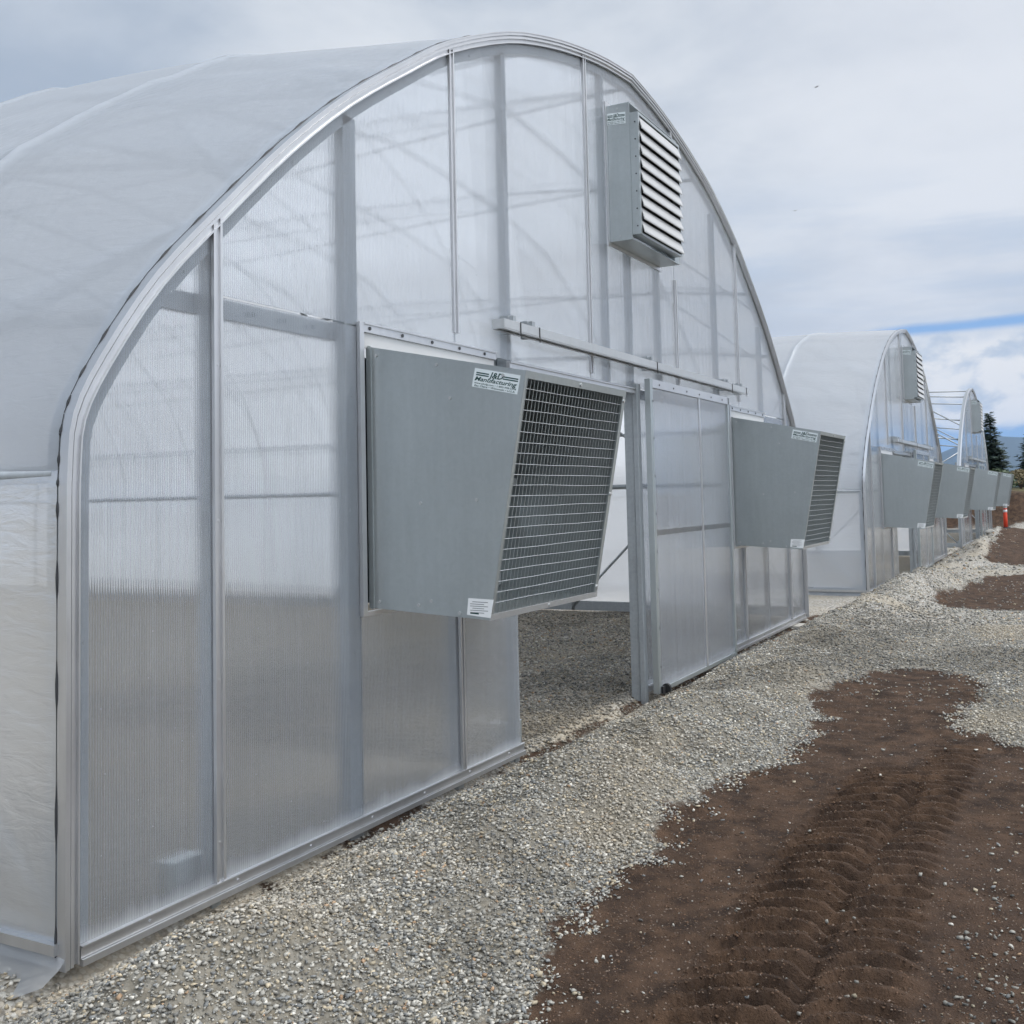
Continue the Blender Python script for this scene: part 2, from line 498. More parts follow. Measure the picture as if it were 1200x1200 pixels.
def text_mesh(lines):
    """lines: (string, centre x, baseline y, size, shear, embolden, width squeeze) -> verts, faces in the xy plane"""
    vs_, fs_ = [], []
    for s, x, y, size, shear, off, sq in lines:
        cu = bpy.data.curves.new('lettering', 'FONT')
        cu.body = s
        cu.size = size
        cu.shear = shear
        cu.offset = off
        cu.align_x = 'CENTER'
        cu.resolution_u = 2
        ob = bpy.data.objects.new('lettering_source', cu)
        COL.objects.link(ob)
        bpy.context.view_layer.update()
        me = bpy.data.meshes.new_from_object(ob.evaluated_get(bpy.context.evaluated_depsgraph_get()))
        b = len(vs_)
        vs_ += [(v.co.x * sq + x, v.co.y + y) for v in me.vertices]
        fs_ += [tuple(i + b for i in p.vertices) for p in me.polygons]
        bpy.data.objects.remove(ob)
        bpy.data.curves.remove(cu)
        bpy.data.meshes.remove(me)
    return vs_, fs_


# ------------------------------------------------------------------ noise for terrain
def _hash(ix, iy, seed):
    h_ = (ix.astype(np.int64) * 374761393 + iy.astype(np.int64) * 668265263 + seed * 982451653) & 0xFFFFFFFF
    h_ = ((h_ ^ (h_ >> 13)) * 1274126177) & 0xFFFFFFFF
    return ((h_ ^ (h_ >> 16)) & 0xFFFF) / 65535.0


def vnoise(x, y, seed=0):
    ix, iy = np.floor(x), np.floor(y)
    fx, fy = x - ix, y - iy
    fx, fy = fx * fx * (3 - 2 * fx), fy * fy * (3 - 2 * fy)
    a, b = _hash(ix, iy, seed), _hash(ix + 1, iy, seed)
    c, d = _hash(ix, iy + 1, seed), _hash(ix + 1, iy + 1, seed)
    return (a * (1 - fx) + b * fx) * (1 - fy) + (c * (1 - fx) + d * fx) * fy


def fbm(x, y, seed=0, oct_=4):
    s, a, t = 0, 1.0, 0
    for i in range(oct_):
        s = s + a * vnoise(x * 2 ** i, y * 2 ** i, seed + i)
        t += a
        a *= 0.5
    return s / t


def sstep(a, b, v):
    t = np.clip((v - a) / (b - a), 0, 1)
    return t * t * (3 - 2 * t)


def poly_sd(x, y, poly):
    """signed distance to a polygon, positive inside"""
    d = np.full(x.shape, 1e9)
    inside = np.zeros(x.shape, bool)
    n = len(poly)
    for i in range(n):
        (x0, y0), (x1, y1) = poly[i], poly[(i + 1) % n]
        ex, ey = x1 - x0, y1 - y0
        t = np.clip(((x - x0) * ex + (y - y0) * ey) / (ex * ex + ey * ey + 1e-12), 0, 1)
        d = np.minimum(d, np.hypot(x - x0 - t * ex, y - y0 - t * ey))
        c = ((y0 > y) != (y1 > y)) & (x < (x1 - x0) * (y - y0) / (y1 - y0 + 1e-12) + x0)
        inside ^= c
    return np.where(inside, d, -d)


DIRT1 = [(-9.0, -1.75), (-4.99, -1.50), (-4.34, -1.32), (-3.71, -1.27), (-3.35, -1.36), (-2.9, -1.22), (-2.5, -1.24), (-1.88, -1.40), (-0.97, -1.40), (0.15, -1.22),
         (1.36, -1.30), (2.1, -1.75), (1.35, -2.35), (0.5, -2.25), (-0.2, -2.2), (-0.76, -2.55), (-1.0, -4.0), (-1.0, -9.0), (-9.0, -9.0)]
DIRT2 = [(7.2, -1.1), (9.5, -1.15), (13.6, -1.3), (14.4, -2.0), (13.0, -3.5), (7.0, -2.4)]
DIRT3 = [(16.9, -1.05), (24.0, -0.8), (36.0, -0.3), (36.0, -1.3), (17.0, -1.9)]
DIRT4 = [(5.6, -0.35), (6.6, -0.3), (6.9, -0.5), (5.9, -0.55)]


def dirt_sd(x, y):
    wob_x, wob_y = 0.34 * (fbm(x * 2.9, y * 2.9, 31, 5) - 0.5), 0.34 * (fbm(x * 2.9, y * 2.9, 47, 5) - 0.5)
    xx, yy = x + wob_x, y + wob_y
    d = poly_sd(xx, yy, DIRT1)
    for P_ in (DIRT2, DIRT3, DIRT4):
        d = np.maximum(d, poly_sd(xx, yy, P_))
    return d


def track_height(x, y):
    """tyre tracks pressed into the soil"""
    h_ = np.zeros(x.shape)
    for x0, x1, cy0, cy1, wd, dep, amp, lug, sl in ((-6.5, -1.4, -1.985, -2.03, 0.165, 0.034, 0.066, 0.110, 0.42), (-6.5, -0.6, -2.36, -2.27, 0.13, 0.016, 0.038, 0.11, 0.40)):
        t = (x - x0) / (x1 - x0)
        cyy = cy0 + (cy1 - cy0) * t + 0.025 * np.sin(x * 1.7)
        v = (y - cyy) / wd
        fade = sstep(-0.02, 0.08, t) * sstep(1.02, 0.85, t)
        m = np.exp(-np.abs(v) ** 6) * fade
        ph = (x + sl * wd * v + 0.035 * v * v) / lug + 0.3 * fbm(x * 2, y * 2, 5)
        lugs = np.abs((ph % 1.0) - 0.5) * 2
        lugs = sstep(0.42, 0.72, lugs) * (0.62 + 0.6 * fbm(x * 5, y * 5, 8))
        h_ += m * (-dep + amp * lugs)
        h_ += 0.6 * dep * np.exp(-((v - 1.1) / 0.14) ** 2) * fade * (0.4 + fbm(x * 4, y * 4, 9))
    tr = np.exp(-((y + 2.175 + 0.02 * np.sin(x * 2.3)) / 0.035) ** 2) * sstep(-6.4, -5.5, x) * sstep(-1.6, -2.2, x)
    h_ += -0.028 * tr * (0.5 + fbm(x * 6, y * 3, 13))
    return h_


def ground_parts(x, y):
    sd = dirt_sd(x, y)
    dirt = np.clip(0.5 + sd / 0.26, 0, 1)
    rough = fbm(x * 0.8, y * 0.8, 3) - 0.5
    near = np.exp(-(np.hypot(x, y) / 60) ** 2)
    z = 0.08 * rough * near + 0.03 * (fbm(x * 3.1, y * 3.1, 12) - 0.5) * near
    # gravel shoulder spread along the end walls
    along = sstep(-9, -4.5, x) * sstep(38, 34, x)
    hump = np.exp(-((y + 0.72) / 0.38) ** 2) * (0.05 + 0.13 * fbm(x * 0.55, y * 0.3, 21)) * along
    hump += along * np.exp(-((y + 0.75) / 0.5) ** 2) * 0.40 * (fbm(x * 1.35, y * 1.6, 25, 3) - 0.42)
    hump += 0.13 * np.exp(-((x + 2.7) / 0.6) ** 2 - ((y + 0.75) / 0.35) ** 2)
    hump += 0.22 * np.exp(-((x - 9.0) / 1.8) ** 2 - ((y + 0.75) / 0.5) ** 2)
    hump += 0.20 * np.exp(-((x - 20.5) / 3.2) ** 2 - ((y + 0.85) / 0.55) ** 2)
    hump += 0.25 * np.exp(-((x - 32.0) / 4.0) ** 2 - ((y + 0.6) / 0.5) ** 2)
    z = z + hump
    # shallow trench against the base rail, flat pads inside
    z = z - 0.08 * np.exp(-((y + 0.05) / 0.12) ** 2) * along
    pad = np.zeros(x.shape)
    for c_ in (0.0, 14.75, 29.3):
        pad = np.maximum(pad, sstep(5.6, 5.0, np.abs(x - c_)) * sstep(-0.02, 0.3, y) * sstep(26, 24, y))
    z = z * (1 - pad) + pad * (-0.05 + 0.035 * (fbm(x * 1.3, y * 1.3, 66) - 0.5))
    z = z * (1 - 0.5 * dirt) - 0.02 * dirt + dirt * 0.030 * (fbm(x * 6, y * 6, 77, 4) - 0.5)
    z = z + np.where(dirt > 0.2, track_height(x, y), 0) * dirt
    z = z - 0.12 * sstep(5.6, 9.3, x) * sstep(60, 30, x)
    # cut earth bank at the end of the site
    e = x + 0.12 * y + 2.2 * (fbm(x * 0.25, y * 0.35, 90) - 0.5)
    bank = sstep(37.8, 40.4, e) * sstep(900, 300, x)
    z = z + bank * (1.35 + 0.5 * (fbm(x * 0.2, y * 0.2, 91) - 0.5)) + 0.35 * bank * (1 - bank) * (fbm(x * 1.5, y * 1.5, 92) - 0.5) * 7
    soil = np.maximum(dirt, sstep(37.6, 38.2, e))
    green = sstep(40.2, 41.2, e) * 0.9
    green = np.maximum(green, sstep(60, 90, np.hypot(x, y)))
    dust = sstep(0.52, 0.75, fbm(x * 0.9 + 5, y * 0.9, 55)) * 0.9
    dust = np.maximum(dust, np.exp(-((x + 1.2) / 0.9) ** 2 - ((y - 0.30) / 0.28) ** 2))
    dust = np.maximum(dust, 0.8 * np.exp(-((x + 0.2) / 0.6) ** 2 - ((y + 0.15) / 0.25) ** 2))
    wallsoil = sstep(-4.9, -4.2, x) * 1.1 * np.exp(-((y + 0.03) / 0.08) ** 2) * along * sstep(0.25, 0.48, fbm(x * 3, y * 5, 58))
    soil = np.maximum(soil, np.minimum(wallsoil, 0.62))
    under = sstep(-0.02, -0.12, y) * sstep(6.0, 2.0, x) * (1 - dirt)
    return z, soil, dust * (1 - dirt), green, under, pad


def axis_coords(lo, hi, step, out_lo, out_hi, ratio):
    c_ = list(np.arange(lo, hi + 1e-6, step))
    s, p = step, hi
    while p < out_hi:
        s *= ratio
        p += s
        c_.append(p)
    s, p = step, lo
    while p > out_lo:
        s *= ratio
        p -= s
        c_.insert(0, p)
    return np.array(c_)


def make_ground():
    xs = axis_coords(-5.6, 0.2, 0.017, -3000, 9000, 1.022)
    ys = axis_coords(-3.0, 0.30, 0.017, -6000, 6000, 1.04)
    gx, gy = np.meshgrid(xs, ys)
    x, y = gx.ravel(), gy.ravel()
    z, soil, dust, green, under, pad = ground_parts(x, y)
    nx, ny = len(xs), len(ys)
    idx = np.arange(nx * ny).reshape(ny, nx)
    quads = np.stack([idx[:-1, :-1], idx[:-1, 1:], idx[1:, 1:], idx[1:, :-1]], -1).reshape(-1, 4)
    me = bpy.data.meshes.new('ground')
    me.vertices.add(nx * ny)
    me.vertices.foreach_set('co', np.stack([x, y, z], 1).astype(np.float32).ravel())
    me.loops.add(quads.size)
    me.loops.foreach_set('vertex_index', quads.astype(np.int32).ravel())
    me.polygons.add(len(quads))
    me.polygons.foreach_set('loop_start', np.arange(0, quads.size, 4, dtype=np.int32))
    me.polygons.foreach_set('use_smooth', np.ones(len(quads), bool))
    me.update(calc_edges=True)
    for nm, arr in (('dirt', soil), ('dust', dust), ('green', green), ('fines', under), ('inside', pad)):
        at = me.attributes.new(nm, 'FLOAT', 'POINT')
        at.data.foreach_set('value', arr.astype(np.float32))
    me.materials.append(M['ground'])
    ob = bpy.data.objects.new('ground', me)
    COL.objects.link(ob)
    tag(ob, kind='structure')
    return ob


make_ground()


def make_stones():
    """loose crushed gravel, many small angular stones"""
    pts = []

    def region(x0, x1, y0, y1, dens, rmin, rmax):
        n = int((x1 - x0) * (y1 - y0) * dens)
        px, py = RNG.uniform(x0, x1, n), RNG.uniform(y0, y1, n)
        r = rmin + (rmax - rmin) * RNG.random(n) ** 2.2
        pts.append(np.stack([px, py, r], 1))
    region(-7.2, -3.0, -3.3, 0.0, 10500, 0.0025, 0.0105)
    region(-3.0, 0.5, -3.3, 0.0, 7000, 0.003, 0.011)
    region(0.5, 5.0, -3.6, 0.0, 3000, 0.005, 0.0125)
    region(5.0, 13.0, -4.0, 0.0, 650, 0.009, 0.017)
    region(13.0, 32.0, -4.0, 0.2, 70, 0.016, 0.032)
    region(-2.3, 5.0, 0.0, 1.3, 2600, 0.005, 0.014)
    region(-2.3, 5.2, 1.3, 4.2, 1100, 0.007, 0.016)
    region(-7.2, -5.3, 0.0, 2.2, 3500, 0.004, 0.014)
    p = np.concatenate(pts)
    x, y, r = p.T
    sd = dirt_sd(x, y)
    # fully gravel outside the soil, sparse pebbles on it, more at the lower right
    prob = sstep(0.16, -0.05, sd + 0.34 * (fbm(x * 7, y * 7, 61) - 0.5)) ** 1.5
    thin = 0.007 + 0.16 * sstep(-2.45, -2.75, y) * sstep(-1.5, -3.5, x) * fbm(x * 3, y * 3, 63) + 0.10 * sstep(0.0, 1.0, x) * fbm(x * 3, y * 3, 64)
    prob = np.maximum(prob, thin)
    prob *= 1 - 0.45 * np.exp(-((y + 0.03) / 0.08) ** 2)
    clod_ok = (x < 1.0) & (sd > 0.0) & (RNG.random(len(x)) < 0.62) & (r < 0.0056)
    bare = sstep(0.56, 0.70, fbm(x * 1.6, y * 1.6, 71))
    prob *= 1 - 0.5 * bare
    stone_k = RNG.random(len(x)) < prob
    keep = stone_k | clod_ok
    clod = (clod_ok & ~stone_k)[keep]
    x, y, r, sd = x[keep], y[keep], r[keep], sd[keep]
    z, _, dust, _, _, pad = ground_parts(x, y)
    n = len(x)
    cube = np.array([(-1, -1, -1), (1, -1, -1), (1, 1, -1), (-1, 1, -1), (-1, -1, 1), (1, -1, 1), (1, 1, 1), (-1, 1, 1)], float) * 0.62
    jit = RNG.uniform(-0.42, 0.42, (n, 8, 3))
    v = cube[None] + jit
    v *= (RNG.uniform([0.85, 0.55, 0.32], [1.5, 1.05, 0.75], (n, 3)))[:, None, :]
    # random tilt then spin
    a, b = RNG.normal(0, 0.45, n), RNG.uniform(0, 2 * math.pi, n)
    ca, sa, cb, sb = np.cos(a), np.sin(a), np.cos(b), np.sin(b)
    vy, vz = v[..., 1] * ca[:, None] - v[..., 2] * sa[:, None], v[..., 1] * sa[:, None] + v[..., 2] * ca[:, None]
    vx = v[..., 0]
    v = np.stack([vx * cb[:, None] - vy * sb[:, None], vx * sb[:, None] + vy * cb[:, None], vz], -1) * r[:, None, None]
    lift = np.where(clod, r * RNG.uniform(-0.45, 0.25, n), r * RNG.uniform(-0.05, 0.55, n) + RNG.random(n) * 0.005)
    v += np.stack([x, y, z + lift], 1)[:, None, :]
    tri = np.array([(0, 3, 2), (0, 2, 1), (4, 5, 6), (4, 6, 7), (0, 1, 5), (0, 5, 4), (1, 2, 6), (1, 6, 5), (2, 3, 7), (2, 7, 6), (3, 0, 4), (3, 4, 7)])
    faces = (tri[None] + (np.arange(n) * 8)[:, None, None]).reshape(-1, 3)
    # tints: grey, pale, blue-grey, tan, rusty
    pal = np.array([(0.34, 0.335, 0.31), (0.50, 0.49, 0.455), (0.23, 0.24, 0.245), (0.45, 0.395, 0.30), (0.15, 0.15, 0.145), (0.42, 0.29, 0.19), (0.62, 0.61, 0.57)])
    pr = np.array([0.36, 0.19, 0.18, 0.13, 0.085, 0.015, 0.04])
    k = RNG.choice(len(pal), n, p=pr)
    tint = pal[k] * RNG.uniform(0.75, 1.25, (n, 1)) * np.array([(0.955, 0.93, 0.885)])
    warm = np.clip(dust, 0, 1)[:, None] * 0.5
    tint = tint * (1 - warm) + np.array([(0.44, 0.375, 0.28)]) * warm
    damp = sstep(0.55, 0.72, fbm(x * 0.7 + 9, y * 0.9, 81))[:, None]
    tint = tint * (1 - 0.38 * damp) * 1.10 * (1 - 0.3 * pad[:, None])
    soil_t = np.array([(0.10, 0.060, 0.037)]) * RNG.uniform(0.5, 1.7, (n, 1))
    soil_t = np.where(RNG.random((n, 1)) < 0.24, np.array([(0.20, 0.15, 0.115)]), soil_t)
    tint = np.where(clod[:, None], soil_t, tint)
    me = bpy.data.meshes.new('gravel')
    me.vertices.add(n * 8)
    me.vertices.foreach_set('co', v.astype(np.float32).ravel())
    me.loops.add(faces.size)
    me.loops.foreach_set('vertex_index', faces.astype(np.int32).ravel())
    me.polygons.add(len(faces))
    me.polygons.foreach_set('loop_start', np.arange(0, faces.size, 3, dtype=np.int32))
    me.update(calc_edges=True)
    at = me.color_attributes.new('tint', 'FLOAT_COLOR', 'POINT')
    col = np.ones((n, 8, 4), np.float32)
    col[..., :3] = tint[:, None, :]
    at.data.foreach_set('color', col.ravel())
    me.materials.append(M['stone'])
    ob = bpy.data.objects.new('gravel', me)
    COL.objects.link(ob)
    tag(ob, 'loose crushed grey gravel spread along the greenhouse end walls', 'gravel', kind='stuff')
    print('stones', n)


make_stones()

# ------------------------------------------------------------------ greenhouse
HALF = [(5.305, 0.0), (5.305, 0.8), (5.305, 1.45), (5.302, 1.63), (5.28, 1.82), (5.165, 2.03), (4.915, 2.36), (4.57, 2.70), (4.16, 3.08), (3.71, 3.44),
        (3.2, 3.78), (2.76, 4.05), (2.08, 4.36), (1.5, 4.545), (1.0, 4.665), (0.5, 4.755), (0.0, 4.81)]


def spline(pts, sub):
    o = []
    P_ = [np.array(p) for p in pts]
    for i in range(len(P_) - 1):
        p0, p1, p2, p3 = P_[max(i - 1, 0)], P_[i], P_[i + 1], P_[min(i + 2, len(P_) - 1)]
        for k in range(sub):
            t = k / sub
            o.append(0.5 * ((2 * p1) + (-p0 + p2) * t + (2 * p0 - 5 * p1 + 4 * p2 - p3) * t * t + (-p0 + 3 * p1 - 3 * p2 + p3) * t ** 3))
    o.append(P_[-1])
    return np.array(o)


_h = spline(HALF, 3)
ARCH = np.concatenate([_h * [-1, 1], (_h[::-1])[1:]])            # left foot -> ridge -> right foot, (x, z)
_d = np.gradient(ARCH, axis=0)
_d /= np.linalg.norm(_d, axis=1)[:, None]
ARCHN = np.stack([-_d[:, 1], _d[:, 0]], 1)                          # outward normals
EAVE = 1.62


def arch_z(x):
    hx, hz = _h[::-1, 0], _h[::-1, 1]
    return float(np.interp(abs(x), hx[hz > 1.55], hz[hz > 1.55]))


def rise(y, z):
    """the covered roof stands a little prouder than the end wall frame"""
    return 0.42 * (1 - math.exp(-max(y - 0.05, 0) / 1.9)) * min(1.0, max(0.0, (z - EAVE) / 1.2)) * (1 - 0.75 * min(1.0, max(0.0, (z - 4.05) / 0.7)))


def arch_pts(y, off=0.0, lo=0.0, hi=99.0, side=0):
    o = []
    for (x, z), (nx, nz) in zip(ARCH, ARCHN):
        if z < lo or z > hi or (side and x * side < 0):
            continue
        k = off + rise(y, z)
        o.append((x + nx * k, y, z + nz * k))
    return o


def sweep(mb, prof, idx=None, mi=0):
    """prof: closed list of (normal offset, y) swept along the arch"""
    n, m = len(ARCH), len(prof)
    vs_ = [(ARCH[i][0] + ARCHN[i][0] * o, y, ARCH[i][1] + ARCHN[i][1] * o) for i in range(n) for o, y in prof]
    fs_ = [(i * m + k, i * m + (k + 1) % m, (i + 1) * m + (k + 1) % m, (i + 1) * m + k) for i in range(n - 1) for k in range(m)]
    fs_ += [tuple(range(m)), tuple((n - 1) * m + k for k in range(m))]
    mb.add(vs_, fs_, mi)


BOWS = [1.53 * k for k in range(1, 15)]
LEN = BOWS[-1]
MULL = [-4.59, -2.75, -0.91, 0.91, 2.75, 4.59]
PURL = [-4.98, -4.2, -3.3, -1.75, 0.0, 1.75, 3.3, 4.2, 4.98]


def near_idx(x):
    c_ = [i for i in range(len(ARCH)) if ARCH[i][1] > 1.7]
    return min(c_, key=lambda i: abs(ARCH[i][0] - x))


def wall_panel(x0, x1, z0, z1=None):
    """one sheet, cut to the arch when z1 is None"""
    n = 10
    xs = [x0 + (x1 - x0) * i / n for i in range(n + 1)]
    if z1 is None:
        lim = ARCH[:, 0].min() + 0.02
        top = [(x, min(arch_z(x), 99) - 0.012) for x in xs]
    else:
        top = [(x1, z1), (x0, z1)][::-1]
    poly = [(x0, z0), (x1, z0)] + top[::-1]
    m = MB().prism(poly, 1, 0.0, 0.008)
    m.mi[1] = 1                                                      # face towards the inside
    return m


def build_greenhouse():
    g = empty('hoop_greenhouse', (0, 0, 0))
    # ---- end wall sheets
    G = 0.006
    cuts = []
    cuts.append((-5.29, -4.59 - G, 0.045, None))
    cuts.append((-4.59 + G, -3.66, 0.045, 2.335))
    cuts.append((-4.59 + G, -2.75 - G, 2.345, None))
    cuts.append((-3.65, -2.75 - G, 0.045, 0.985))
    cuts.append((-2.75 + G, -2.08, 0.045, 0.985))
    cuts.append((-2.75 + G, -0.91 - G, 2.335, None))
    cuts.append((-0.91 + G, 0.91 - G, 2.335, None))
    cuts.append((0.91 + G, 2.75 - G, 2.335, None))
    cuts.append((-0.105, 0.91 - G, 0.045, 2.325))
    cuts.append((0.91 + G, 2.36, 0.045, 2.325))
    cuts.append((2.37, 2.75 - G, 0.045, 0.985))
    cuts.append((2.75 + G, 3.655, 0.045, 0.985))
    cuts.append((2.75 + G, 4.59 - G, 2.345, None))
    cuts.append((3.665, 4.59 - G, 0.045, 2.335))
    cuts.append((4.59 + G, 5.29, 0.045, None))
    for a, b, c_, d in cuts:
        wall_panel(a, b, c_, d).build('wall_panel', ['poly', 'poly_back'], g)
    # ---- joint strips: two ridges and a groove
    def strip(x, z0, z1, wd=0.05):
        m = MB()
        m.box((x - wd / 2, -0.006, z0), (x + wd / 2, -0.0005, z1))
        m.box((x - wd / 2, -0.016, z0), (x - wd / 2 + 0.013, -0.006, z1))
        m.box((x + wd / 2 - 0.013, -0.016, z0), (x + wd / 2, -0.006, z1))
        zz = z0 + 0.15
        while zz < z1 - 0.1:
            m.disc((x, -0.006, zz), (0, -1, 0), 0.006, 0.005, 8)
            zz += 0.62
        m.build('joint_strip', 'alu', g)
    strip(-4.59, 0.05, arch_z(-4.59) - 0.03)
    strip(-2.75, 0.05, 0.98, 0.04)
    strip(-2.75, 2.42, arch_z(2.75) - 0.03)
    strip(-0.91, 2.37, arch_z(0.91) - 0.03)
    strip(0.91, 2.37, 3.34)
    strip(0.91, 4.45, arch_z(0.91) - 0.03, 0.04)
    strip(2.75, 2.42, arch_z(2.75) - 0.03)
    strip(2.75, 0.05, 0.98, 0.04)
    strip(4.59, 0.05, arch_z(4.59) - 0.03)
    # ---- arch trim outside, wide bow flange behind the sheets
    m = MB()
    sweep(m, [(0.012, -0.030), (0.012, -0.012), (-0.026, -0.012), (-0.026, -0.002), (-0.050, -0.002), (-0.050, -0.020), (-0.044, -0.020), (-0.044, -0.008),
              (-0.024, -0.008), (-0.024, -0.024), (-0.012, -0.024), (-0.012, -0.018), (-0.004, -0.018), (-0.004, -0.030)])
    sweep(m, [(0.018, 0.006), (0.018, -0.034), (0.012, -0.034), (0.012, 0.006)])
    m.build('arch_trim', 'alu', g)
    m = MB()
    sweep(m, [(0.008, 0.012), (0.008, 0.075), (-0.108, 0.075), (-0.108, 0.012)])
    for i in range(4, len(ARCH) - 4, 5):
        x, z = ARCH[i] - ARCHN[i] * 0.09
        m.disc((x, 0.011, z), (0, -1, 0), 0.008, 0.0025, 8, 0)
    m.build('end_bow', 'post', g)
    # dark wavy tube along the trim, standing in for shadow at the film edge
    m = MB()
    for i in range(0, len(ARCH) - 1):
        pts, rs = [], []
        for q in range(7):
            f = q / 6
            p, n_ = ARCH[i] * (1 - f) + ARCH[i + 1] * f, ARCHN[i]
            o_ = 0.019
            pts.append((p[0] + n_[0] * o_, 0.011, p[1] + n_[1] * o_))
            rs.append(0.0016 + 0.0042 * max(0, math.sin((i + f) * 4.1)) ** 2)
        m.tube(pts, rs, 5, 0, False)
    m.build('film_edge_shadow', 'dark', g, True)
    # ---- base rail, in the two runs left and right of the doorway
    m = MB()
    for a, b in ((-5.245, -2.06), (-0.1, 5.245)):
        m.box((a, -0.026, -0.012), (b, 0.0, 0.010))
        m.box((a, -0.014, 0.012), (b, -0.001, 0.046))
        m.box((a, -0.022, 0.046), (b, -0.001, 0.053))
        x = a + 0.3
        while x < b:
            m.disc((x, -0.014, 0.03), (0, -1, 0), 0.007, 0.005, 8)
            x += 0.45
    m.build('base_rail', 'alu', g)
    # ---- studs and girt behind the sheets
    def stud(x, z0, z1, wd, dp=0.07):
        m = MB()
        m.box((x - wd / 2, 0.012, z0), (x + wd / 2, 0.012 + dp, z1))
        zz = z0 + 0.25
        while zz < z1:
            m.disc((x, 0.0118, zz), (0, -1, 0), 0.007, 0.002, 8)
            zz += 0.6
        m.build('wall_stud', 'post', g)
    stud(-4.59, -0.05, arch_z(4.59) - 0.11, 0.045)
    stud(-3.68, -0.05, arch_z(3.68) - 0.11, 0.10)
    stud(-2.75, -0.05, 1.0, 0.06)
    stud(-2.10, -0.14, arch_z(2.10) - 0.11, 0.055)
    stud(-0.55, 2.30, arch_z(0.55) - 0.11, 0.045)
    stud(0.55, 2.30, arch_z(0.55) - 0.11, 0.045)
    stud(-0.085, -0.05, 4.5, 0.045)
    stud(2.10, -0.05, arch_z(2.10) - 0.16, 0.06)
    stud(2.75, -0.05, 1.0, 0.06)
    stud(3.68, -0.05, arch_z(3.68) - 0.16, 0.07)
    stud(4.59, -0.05, arch_z(4.59) - 0.16, 0.055)
    m = MB()
    m.box((-4.88, 0.085, 2.27), (4.85, 0.125, 2.35))
    x = -4.5
    while x < 4.6:
        m.disc((x, 0.0848, 2.31), (0, -1, 0), 0.012, 0.004, 8, 1)
        x += 0.2
    m.build('girt', ['post', 'dark'], g)
    # foundation plates at the stud feet, stub feet below the rail
    for x in (-4.74, -2.05, 2.62):
        m = MB()
        m.box((x, 0.09, -0.04), (x + 0.16, 0.17, 0.15))
        m.build('foot_bracket', 'galv', g, bevel=0.004)
    for x in (-2.13, 2.18, 4.95):
        m = MB()
        m.box((x - 0.04, 0.02, -0.25), (x + 0.05, 0.09, -0.01 if x != -2.13 else 0.04))
        m.build('foot_stub', 'post', g)
    MB().box((4.55, -0.16, -0.16), (4.85, 0.06, -0.02)).build('concrete_footing', 'concrete', g, bevel=0.012)
    # ---- trims around fan openings and header above the doorway
    for xa, xb in ((-3.655, -2.32), (2.37, 3.66)):
        m = MB()
        m.box((xa, -0.020, 0.965), (xa + 0.035, 0.0, 2.36))
        m.box((xa + 0.035, -0.020, 2.315), (xb, 0.0, 2.36))
        m.box((xa + 0.035, -0.028, 2.352), (xb, -0.020, 2.36))
        m.box((xa + 0.035, -0.020, 0.965), (xb, 0.0, 0.985))
        for i in range(5):
            m.disc((xa + 0.08 + i * 0.28, -0.020, 2.335), (0, -1, 0), 0.009, 0.005, 8, 1)
        m.build('opening_trim', ['alu', 'dark'], g)
        m = MB()
        m.box((xa + 0.036, -0.006, 2.24), (xb, 0.003, 2.314))
        m.build('closure_strip', 'slat', g)
    m = MB()
    m.box((-2.15, -0.020, 2.285), (-0.06, 0.004, 2.325))
    m.box((-2.15, -0.030, 2.315), (-0.06, -0.020, 2.325))
    m.build('door_header', 'alu', g)
    # jamb post standing proud of the wall
    m = MB()
    m.box((-0.125, -0.034, -0.12), (-0.058, 0.004, 2.36))
    m.box((-0.13, -0.038, 2.30), (-0.053, -0.034, 2.36))
    m.build('jamb_post', 'post', g, bevel=0.004)
    # ---- sliding door track with brackets
    m = MB()
    tz0, tz1 = 2.48, 2.540
    for a, b in ((-2.40, -1.95), (-1.945, 0.10), (0.105, 2.12), (2.125, 2.68)):
        m.box((a, -0.125, tz0 + 0.008), (b, -0.120, tz1))
        m.box((a, -0.120, tz1 - 0.004), (b, -0.050, tz1 - 0.0005))
        m.box((a, -0.050, tz0 + 0.008), (b, -0.045, tz1))
        m.box((a, -0.125, tz0), (b, -0.098, tz0 + 0.006))
        m.box((a, -0.072, tz0), (b, -0.045, tz0 + 0.006))
    m.box((-2.404, -0.122, tz0 + 0.002), (-2.400, -0.048, tz1 - 0.002), 0)
    for x in (-1.95, 0.10, 2.12, 2.60, -2.2):
        m.box((x - 0.015, -0.048, tz0), (x + 0.015, -0.001, tz1 + 0.05), 1)
        m.box((x - 0.004, -0.129, tz0 - 0.03), (x + 0.004, -0.1255, tz1 + 0.004), 2)
        m.box((x - 0.018, -0.085, tz1), (x + 0.018, -0.060, tz1 + 0.045), 1)
    m.build('door_track', ['bright', 'post', 'dark'], g)
    # ---- sliding door
    dx0, dx1, dz0, dz1, dy = -0.05, 2.02, 0.0, 2.40, -0.105
    dm = MB()
    dm.box((dx0, dy - 0.012, dz0), (dx0 + 0.055, dy + 0.035, dz1))
    dm.box((dx1 - 0.045, dy - 0.012, dz0), (dx1, dy + 0.05, dz1))
    dm.box((dx0 + 0.055, dy - 0.006, dz0), (dx1 - 0.045, dy + 0.045, dz0 + 0.035))
    dm.box((dx0 + 0.055, dy + 0.008, 1.19), (dx1 - 0.045, dy + 0.045, 1.235))
    for i in range(8):
        dm.disc((dx0 + 0.048, dy - 0.012, 0.2 + i * 0.29), (0, -1, 0), 0.008, 0.005, 8, 1)
    for i in range(6):
        dm.disc((dx0 + 0.2 + i * 0.33, dy - 0.012, dz1 - 0.035), (0, -1, 0), 0.008, 0.005, 8, 1)
